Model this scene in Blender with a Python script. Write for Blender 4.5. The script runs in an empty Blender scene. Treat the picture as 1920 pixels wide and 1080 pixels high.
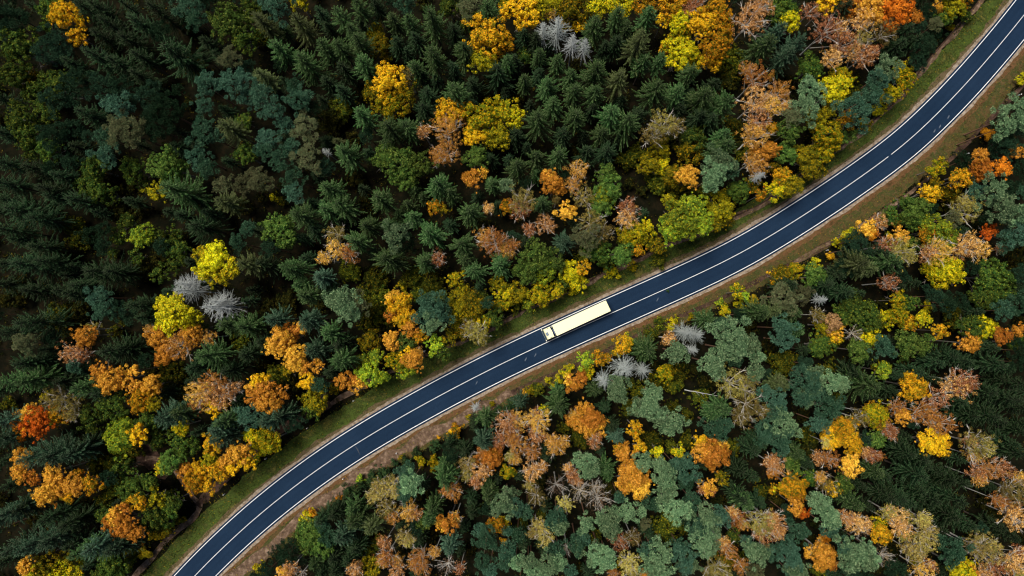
import bpy, math, random
import numpy as np
from mathutils import Vector, Matrix

sc = bpy.context.scene
col = sc.collection
rnd = random.Random(7)
rs = np.random.RandomState(11)

# ------------------------------------------------------------------ camera
CAM_H = 150.0
F_PX = 1230.0                       # focal length in pixels of the 1920 px wide photograph
camd = bpy.data.cameras.new('camera')
camd.sensor_width = 36.0
camd.lens = F_PX / 1920.0 * 36.0
camd.clip_end = 4000
cam = bpy.data.objects.new('camera', camd)
col.objects.link(cam)
sc.camera = cam
_q = Vector((40, -50, -F_PX)).normalized().rotation_difference(Vector((0, 0, -1)))
cam.rotation_mode = 'QUATERNION'
cam.rotation_quaternion = _q
cam.location = (0, 0, CAM_H)
_R = _q.to_matrix()

# ------------------------------------------------------------------ sky, sun, exposure
world = bpy.data.worlds.new('World')
sc.world = world
world.use_nodes = True
wn = world.node_tree
wn.nodes.clear()
sky = wn.nodes.new('ShaderNodeTexSky')
sky.sky_type = 'NISHITA'
sky.sun_disc = False
SUN_EL, SUN_AZ = math.radians(69), math.radians(-50)      # azimuth measured from +Y, clockwise; negative = left
sky.sun_elevation = SUN_EL
sky.sun_rotation = SUN_AZ
sky.air_density = 1.0
sky.dust_density = 1.0
bg = wn.nodes.new('ShaderNodeBackground')
bg.inputs[1].default_value = 0.050
wo = wn.nodes.new('ShaderNodeOutputWorld')
wn.links.new(sky.outputs[0], bg.inputs[0])
wn.links.new(bg.outputs[0], wo.inputs[0])
sund = bpy.data.lights.new('sun', 'SUN')
sund.energy = 4.0
sund.angle = math.radians(26)
sund.color = (1.0, 0.93, 0.82)
sun = bpy.data.objects.new('sun', sund)
col.objects.link(sun)
_sd = Vector((math.sin(SUN_AZ) * math.cos(SUN_EL), math.cos(SUN_AZ) * math.cos(SUN_EL), math.sin(SUN_EL)))
sun.rotation_mode = 'QUATERNION'
sun.rotation_quaternion = _sd.to_track_quat('Z', 'Y')
sun.location = (0, 0, 200)
sc.cycles.filter_width = 1.15
sc.view_settings.view_transform = 'Standard'
sc.view_settings.look = 'None'
sc.view_settings.exposure = 0.34
sc.view_settings.gamma = 1.0
sc.view_settings.use_curve_mapping = False

# ------------------------------------------------------------------ helpers
def at(px, py, z=0.0):
    """point of the place that stands at height z under a given point of the aerial view"""
    d = _R @ Vector((px - 960.0, 540.0 - py, -F_PX))
    t = (z - CAM_H) / d.z
    return Vector((d.x * t, d.y * t, z))

def px_m(z):
    return F_PX / (CAM_H - z)

def tag(o, label=None, cat=None, group=None, kind=None):
    if label: o['label'] = label
    if cat: o['category'] = cat
    if group: o['group'] = group
    if kind: o['kind'] = kind
    return o

def link(name, data, parent=None, m=None):
    o = bpy.data.objects.new(name, data)
    col.objects.link(o)
    if parent is not None: o.parent = parent
    if m is not None:
        o.material_slots[0].link = 'OBJECT'
        o.material_slots[0].material = m
    return o

def mesh_from(name, V, F, mat=None, smooth=False):
    """V (n,3) array, F (m,3|4) array or a list of tuples"""
    me = bpy.data.meshes.new(name)
    if isinstance(F, np.ndarray):
        k = F.shape[1]
        me.vertices.add(len(V)); me.vertices.foreach_set('co', np.asarray(V, dtype=np.float32).ravel())
        me.loops.add(F.size); me.loops.foreach_set('vertex_index', F.astype(np.int32).ravel())
        me.polygons.add(len(F))
        me.polygons.foreach_set('loop_start', np.arange(0, F.size, k, dtype=np.int32))
        me.update(calc_edges=True)
    else:
        me.from_pydata([tuple(v) for v in V], [], F)
        me.update()
    if mat: me.materials.append(mat)
    if smooth: me.shade_smooth()
    return me

class Geo:
    """collects boxes, tubes and prisms for one mesh"""
    def __init__(s): s.v = []; s.f = []
    def box(s, x0, x1, y0, y1, z0, z1, bev=0.0):
        b = len(s.v)
        if bev <= 0:
            s.v += [(x0,y0,z0),(x1,y0,z0),(x1,y1,z0),(x0,y1,z0),(x0,y0,z1),(x1,y0,z1),(x1,y1,z1),(x0,y1,z1)]
            s.f += [(b,b+3,b+2,b+1),(b+4,b+5,b+6,b+7),(b,b+1,b+5,b+4),(b+1,b+2,b+6,b+5),(b+2,b+3,b+7,b+6),(b+3,b,b+4,b+7)]
        else:
            e = bev; c = e
            def ring(z, i):
                return [(x0+c+i,y0+i,z),(x1-c-i,y0+i,z),(x1-i,y0+c+i,z),(x1-i,y1-c-i,z),(x1-c-i,y1-i,z),(x0+c+i,y1-i,z),(x0+i,y1-c-i,z),(x0+i,y0+c+i,z)]
            for z, i in ((z0, e*.6), (z0+e, 0), (z1-e, 0), (z1, e*.6)): s.v += ring(z, i)
            for k in range(3):
                for i in range(8):
                    j = (i+1) % 8; a = b+k*8
                    s.f.append((a+i, a+j, a+8+j, a+8+i))
            s.f.append(tuple(b+7-i for i in range(8)))
            s.f.append(tuple(b+24+i for i in range(8)))
        return s
    def tube(s, p, q, r0, r1, n=6):
        p = Vector(p); q = Vector(q); d = (q-p)
        if d.length < 1e-6: return s
        d.normalize()
        u = d.orthogonal().normalized(); w = d.cross(u)
        b = len(s.v)
        for c, r in ((p, r0), (q, r1)):
            for i in range(n):
                a = 2*math.pi*i/n
                s.v.append(tuple(c + u*math.cos(a)*r + w*math.sin(a)*r))
        for i in range(n):
            j = (i+1) % n
            s.f.append((b+i, b+j, b+n+j, b+n+i))
        s.f.append(tuple(b+n-1-i for i in range(n))); s.f.append(tuple(b+n+i for i in range(n)))
        return s
    def path(s, pts, rads, n=5):
        b = len(s.v)
        pts = [Vector(p) for p in pts]
        for k, (c, r) in enumerate(zip(pts, rads)):
            d = (pts[min(k+1, len(pts)-1)] - pts[max(k-1, 0)]).normalized()
            u = d.cross(Vector((0.3, 0.9, 0.1))).normalized(); w = d.cross(u)
            for i in range(n):
                a = 2*math.pi*i/n
                s.v.append(tuple(c + u*math.cos(a)*r + w*math.sin(a)*r))
        for k in range(len(pts)-1):
            for i in range(n):
                j = (i+1) % n; a = b+k*n
                s.f.append((a+i, a+j, a+n+j, a+n+i))
        e = b+(len(pts)-1)*n
        s.f.append(tuple(e+i for i in range(n)))
        return s
    def prism(s, prof, y0, y1):
        """prof: list of (x, z) going round; extruded along y"""
        b = len(s.v); n = len(prof)
        s.v += [(x, y0, z) for x, z in prof] + [(x, y1, z) for x, z in prof]
        s.f.append(tuple(b+i for i in range(n))); s.f.append(tuple(b+2*n-1-i for i in range(n)))
        for i in range(n):
            j = (i+1) % n
            s.f.append((b+j, b+i, b+n+i, b+n+j))
        return s
    def mesh(s, name, mat=None, smooth=False): return mesh_from(name, s.v, s.f, mat, smooth)
    def build(s, name, mat, parent=None): return link(name, s.mesh(name, mat), parent)

# ------------------------------------------------------------------ materials
def new_mat(name):
    m = bpy.data.materials.new(name); m.use_nodes = True
    nt = m.node_tree; nt.nodes.clear()
    return m, nt, nt.nodes, nt.links

def plain(name, c, rough=0.6, metal=0.0, var=0.12, scale=6.0, spec=0.4):
    m, nt, N, L = new_mat(name)
    out = N.new('ShaderNodeOutputMaterial'); p = N.new('ShaderNodeBsdfPrincipled')
    tc = N.new('ShaderNodeTexCoord'); no = N.new('ShaderNodeTexNoise'); no.inputs['Scale'].default_value = scale
    no.inputs['Detail'].default_value = 5
    mx = N.new('ShaderNodeMix'); mx.data_type = 'RGBA'
    mx.inputs[6].default_value = tuple(x*(1-var) for x in c)+(1,)
    mx.inputs[7].default_value = tuple(min(1, x*(1+var)) for x in c)+(1,)
    L.new(tc.outputs['Object'], no.inputs['Vector']); L.new(no.outputs[0], mx.inputs[0])
    L.new(mx.outputs[2], p.inputs['Base Color'])
    p.inputs['Roughness'].default_value = rough; p.inputs['Metallic'].default_value = metal
    p.inputs['Specular IOR Level'].default_value = spec
    L.new(p.outputs[0], out.inputs[0])
    return m

GREENS = {'spruce_deep': .60, 'spruce_green': .72, 'spruce_olive': .72, 'spruce_blue': .74, 'pine_teal': .80, 'pine_deep': .62, 'pine_olive': .85,
          'leaf_olive': .74, 'leaf_green': .82, 'leaf_green_gold': .85, 'shrub_green': .75, 'shrub_olive': .72, 'shrub_deep': .55}     # settled against the photograph's greens
def leaf_mat(name, c1, c2, c3=None, bias=0.5, nscale=0.45, trans=0.16, var=0.62, sharp=0.14, tip=0):
    """foliage: two leaf colours in patches through the crown, every leaf a little different"""
    c3 = c3 or c2
    w_ = GREENS.get(name, 1.0)
    c1 = [v*w_ for v in c1]; c2 = [v*w_ for v in c2]; c3 = [v*w_ for v in c3]
    m, nt, N, L = new_mat(name)
    out = N.new('ShaderNodeOutputMaterial')
    geo = N.new('ShaderNodeNewGeometry'); oi = N.new('ShaderNodeObjectInfo')
    no = N.new('ShaderNodeTexNoise'); no.inputs['Scale'].default_value = nscale; no.inputs['Detail'].default_value = 3
    L.new(geo.outputs['Position'], no.inputs['Vector'])
    # patch mask + a little per leaf and per tree
    a = N.new('ShaderNodeMath'); a.operation = 'MULTIPLY_ADD'; a.inputs[1].default_value = 0.22; 
    L.new(geo.outputs['Random Per Island'], a.inputs[0]); L.new(no.outputs[0], a.inputs[2])
    a2 = N.new('ShaderNodeMath'); a2.operation = 'MULTIPLY_ADD'; a2.inputs[1].default_value = 0.16
    L.new(oi.outputs['Random'], a2.inputs[0]); L.new(a.outputs[0], a2.inputs[2])
    mr = N.new('ShaderNodeMapRange'); mr.inputs[1].default_value = bias-sharp+0.19; mr.inputs[2].default_value = bias+sharp+0.19
    L.new(a2.outputs[0], mr.inputs[0])
    mx = N.new('ShaderNodeMix'); mx.data_type = 'RGBA'
    mx.inputs[6].default_value = tuple(c1)+(1,); mx.inputs[7].default_value = tuple(c2)+(1,)
    L.new(mr.outputs[0], mx.inputs[0])
    # some single leaves take the third colour
    gt = N.new('ShaderNodeMath'); gt.operation = 'GREATER_THAN'; gt.inputs[1].default_value = 0.84
    L.new(geo.outputs['Random Per Island'], gt.inputs[0])
    mx2 = N.new('ShaderNodeMix'); mx2.data_type = 'RGBA'; mx2.inputs[7].default_value = tuple(c3)+(1,)
    L.new(gt.outputs[0], mx2.inputs[0]); L.new(mx.outputs[2], mx2.inputs[6])
    # value jitter per leaf and tree
    v = N.new('ShaderNodeMath'); v.operation = 'MULTIPLY_ADD'; v.inputs[1].default_value = var; v.inputs[2].default_value = 1-var*0.62
    L.new(geo.outputs['Random Per Island'], v.inputs[0])
    v2 = N.new('ShaderNodeMath'); v2.operation = 'MULTIPLY_ADD'; v2.inputs[1].default_value = 0.62; v2.inputs[2].default_value = 0.68
    L.new(oi.outputs['Random'], v2.inputs[0])
    v3 = N.new('ShaderNodeMath'); v3.operation = 'MULTIPLY'
    L.new(v.outputs[0], v3.inputs[0]); L.new(v2.outputs[0], v3.inputs[1])
    hsv = N.new('ShaderNodeHueSaturation')
    hj = N.new('ShaderNodeMath'); hj.operation = 'MULTIPLY_ADD'; hj.inputs[1].default_value = 0.040; hj.inputs[2].default_value = 0.480
    L.new(oi.outputs['Random'], hj.inputs[0]); L.new(hj.outputs[0], hsv.inputs['Hue'])
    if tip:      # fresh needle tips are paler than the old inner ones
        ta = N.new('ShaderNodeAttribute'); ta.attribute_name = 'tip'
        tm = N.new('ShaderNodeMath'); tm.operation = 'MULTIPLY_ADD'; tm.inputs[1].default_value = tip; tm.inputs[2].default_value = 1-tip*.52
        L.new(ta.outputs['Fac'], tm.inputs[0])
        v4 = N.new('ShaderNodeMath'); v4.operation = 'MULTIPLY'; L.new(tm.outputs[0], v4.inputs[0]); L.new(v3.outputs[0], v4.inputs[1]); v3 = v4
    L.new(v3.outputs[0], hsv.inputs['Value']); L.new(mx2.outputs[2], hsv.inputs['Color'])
    d = N.new('ShaderNodeBsdfDiffuse')
    t = N.new('ShaderNodeBsdfTranslucent'); ms = N.new('ShaderNodeMixShader'); ms.inputs[0].default_value = trans
    L.new(hsv.outputs[0], d.inputs[0]); L.new(hsv.outputs[0], t.inputs[0])
    L.new(d.outputs[0], ms.inputs[1]); L.new(t.outputs[0], ms.inputs[2]); L.new(ms.outputs[0], out.inputs[0])
    return m

LM = {
 # spruces
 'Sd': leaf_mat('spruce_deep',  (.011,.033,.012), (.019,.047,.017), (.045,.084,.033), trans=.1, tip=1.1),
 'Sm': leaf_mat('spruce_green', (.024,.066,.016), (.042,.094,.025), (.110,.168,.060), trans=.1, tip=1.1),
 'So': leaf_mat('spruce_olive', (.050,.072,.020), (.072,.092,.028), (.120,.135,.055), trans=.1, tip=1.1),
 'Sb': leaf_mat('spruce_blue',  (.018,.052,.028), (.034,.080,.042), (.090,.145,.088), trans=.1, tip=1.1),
 # pines
 'Pb': leaf_mat('pine_teal',  (.038,.108,.060), (.068,.160,.092), (.130,.235,.140), trans=.2),
 'Pg': leaf_mat('pine_grey',  (.078,.165,.075), (.170,.285,.135), (.330,.450,.230), nscale=.8, trans=.2),
 'Pd': leaf_mat('pine_deep',  (.020,.055,.028), (.032,.074,.036), (.055,.100,.050), trans=.2),
 'Po': leaf_mat('pine_olive', (.125,.135,.060), (.190,.190,.090), (.100,.150,.065), trans=.2),
 # broadleaf
 'Bo': leaf_mat('leaf_olive', (.048,.108,.022), (.090,.145,.024), (.200,.220,.026)),
 'Bg': leaf_mat('leaf_green', (.060,.135,.026), (.115,.190,.034), (.200,.260,.048)),
 'Bl': leaf_mat('leaf_lime',  (.120,.230,.026), (.310,.410,.026), (.500,.450,.020)),
 'Bk': leaf_mat('leaf_lemon', (.300,.330,.016), (.740,.640,.016), (.780,.500,.016), nscale=.9),
 'Bm': leaf_mat('leaf_green_gold', (.085,.110,.012), (.360,.290,.012), (.520,.320,.010), bias=.52, nscale=.9),
 'By': leaf_mat('leaf_yellow', (.100,.190,.014), (.540,.450,.012), (.700,.400,.010), bias=.47, nscale=1.1),
 'Bw': leaf_mat('leaf_gold', (.120,.150,.014), (.780,.430,.016), (.760,.300,.014), bias=.45, nscale=1.0),
 'Ba': leaf_mat('leaf_orange', (.560,.240,.022), (.880,.420,.060), (.300,.180,.016), nscale=1.1),
 'Br': leaf_mat('leaf_red', (.760,.190,.016), (.820,.260,.022), (.300,.090,.012)),
 'Bt': leaf_mat('leaf_tan', (.40,.24,.10), (.52,.32,.13), (.30,.16,.06)),
 # birches
 'Wt': leaf_mat('birch_tan', (.300,.125,.035), (.680,.310,.095), (.850,.520,.240), nscale=.9),
 'Wa': leaf_mat('birch_orange', (.430,.190,.035), (.820,.410,.090), (.380,.250,.045), nscale=.9),
 'Wo': leaf_mat('birch_olive', (.170,.140,.035), (.400,.300,.070), (.160,.160,.045)),
 'Wy': leaf_mat('birch_straw', (.300,.260,.060), (.580,.470,.120), (.380,.240,.080)),
 'Wn': leaf_mat('birch_bare', (.180,.120,.070), (.240,.170,.100), (.300,.200,.120)),
 # shrubs
 'Ug': leaf_mat('shrub_green', (.030,.075,.030), (.050,.098,.034), (.090,.130,.040)),
 'Um': leaf_mat('shrub_olive', (.034,.066,.012), (.115,.130,.014), (.280,.220,.013), nscale=1.0),
 'Ud': leaf_mat('shrub_deep', (.018,.030,.010), (.045,.045,.010), (.100,.075,.012)),
 'Uo': leaf_mat('shrub_gold', (.150,.150,.012), (.460,.310,.014), (.400,.200,.014), nscale=1.1),
 'Uy': leaf_mat('shrub_yellow', (.150,.185,.010), (.480,.400,.012), (.600,.360,.012), nscale=1.1),
 'Ua': leaf_mat('shrub_orange', (.600,.260,.014), (.700,.330,.018), (.360,.150,.012)),
}
TWIG = {
 'Dg': leaf_mat('dead_grey', (.20,.22,.23), (.28,.30,.31), (.36,.38,.39), trans=.05, var=.5),
 'Dw': leaf_mat('dead_pale', (.17,.21,.20), (.28,.33,.305), (.42,.47,.43), trans=.05, var=.5),
}
LM.update(TWIG)
BARK = plain('spruce_bark', (.075,.055,.042), .9, scale=9, var=.3)
PBARK = plain('pine_bark', (.21,.11,.065), .9, scale=9, var=.3)
GBARK = plain('grey_bark', (.20,.18,.155), .9, scale=9, var=.25)
SPINE = plain('spruce_branch_wood', (.085,.095,.055), .8, scale=9, var=.25)
PALE = plain('pale_twig', (.50,.47,.42), .8, scale=9, var=.2)
DEADW = plain('dead_wood', (.25,.27,.255), .8, scale=9, var=.25)
def birch_bark():
    m, nt, N, L = new_mat('birch_bark')
    out = N.new('ShaderNodeOutputMaterial'); p = N.new('ShaderNodeBsdfPrincipled')
    tc = N.new('ShaderNodeNewGeometry'); mp = N.new('ShaderNodeMapping'); mp.inputs['Scale'].default_value = (3, 3, 9)
    no = N.new('ShaderNodeTexNoise'); no.inputs['Scale'].default_value = 1.0; no.inputs['Detail'].default_value = 4
    cr = N.new('ShaderNodeValToRGB')
    cr.color_ramp.elements[0].position = .36; cr.color_ramp.elements[0].color = (.05,.045,.04,1)
    cr.color_ramp.elements[1].position = .46; cr.color_ramp.elements[1].color = (.62,.60,.56,1)
    L.new(tc.outputs['Position'], mp.inputs[0]); L.new(mp.outputs[0], no.inputs['Vector'])
    L.new(no.outputs[0], cr.inputs[0]); L.new(cr.outputs[0], p.inputs['Base Color'])
    p.inputs['Roughness'].default_value = .8
    L.new(p.outputs[0], out.inputs[0])
    return m
BBARK = birch_bark()
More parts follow.
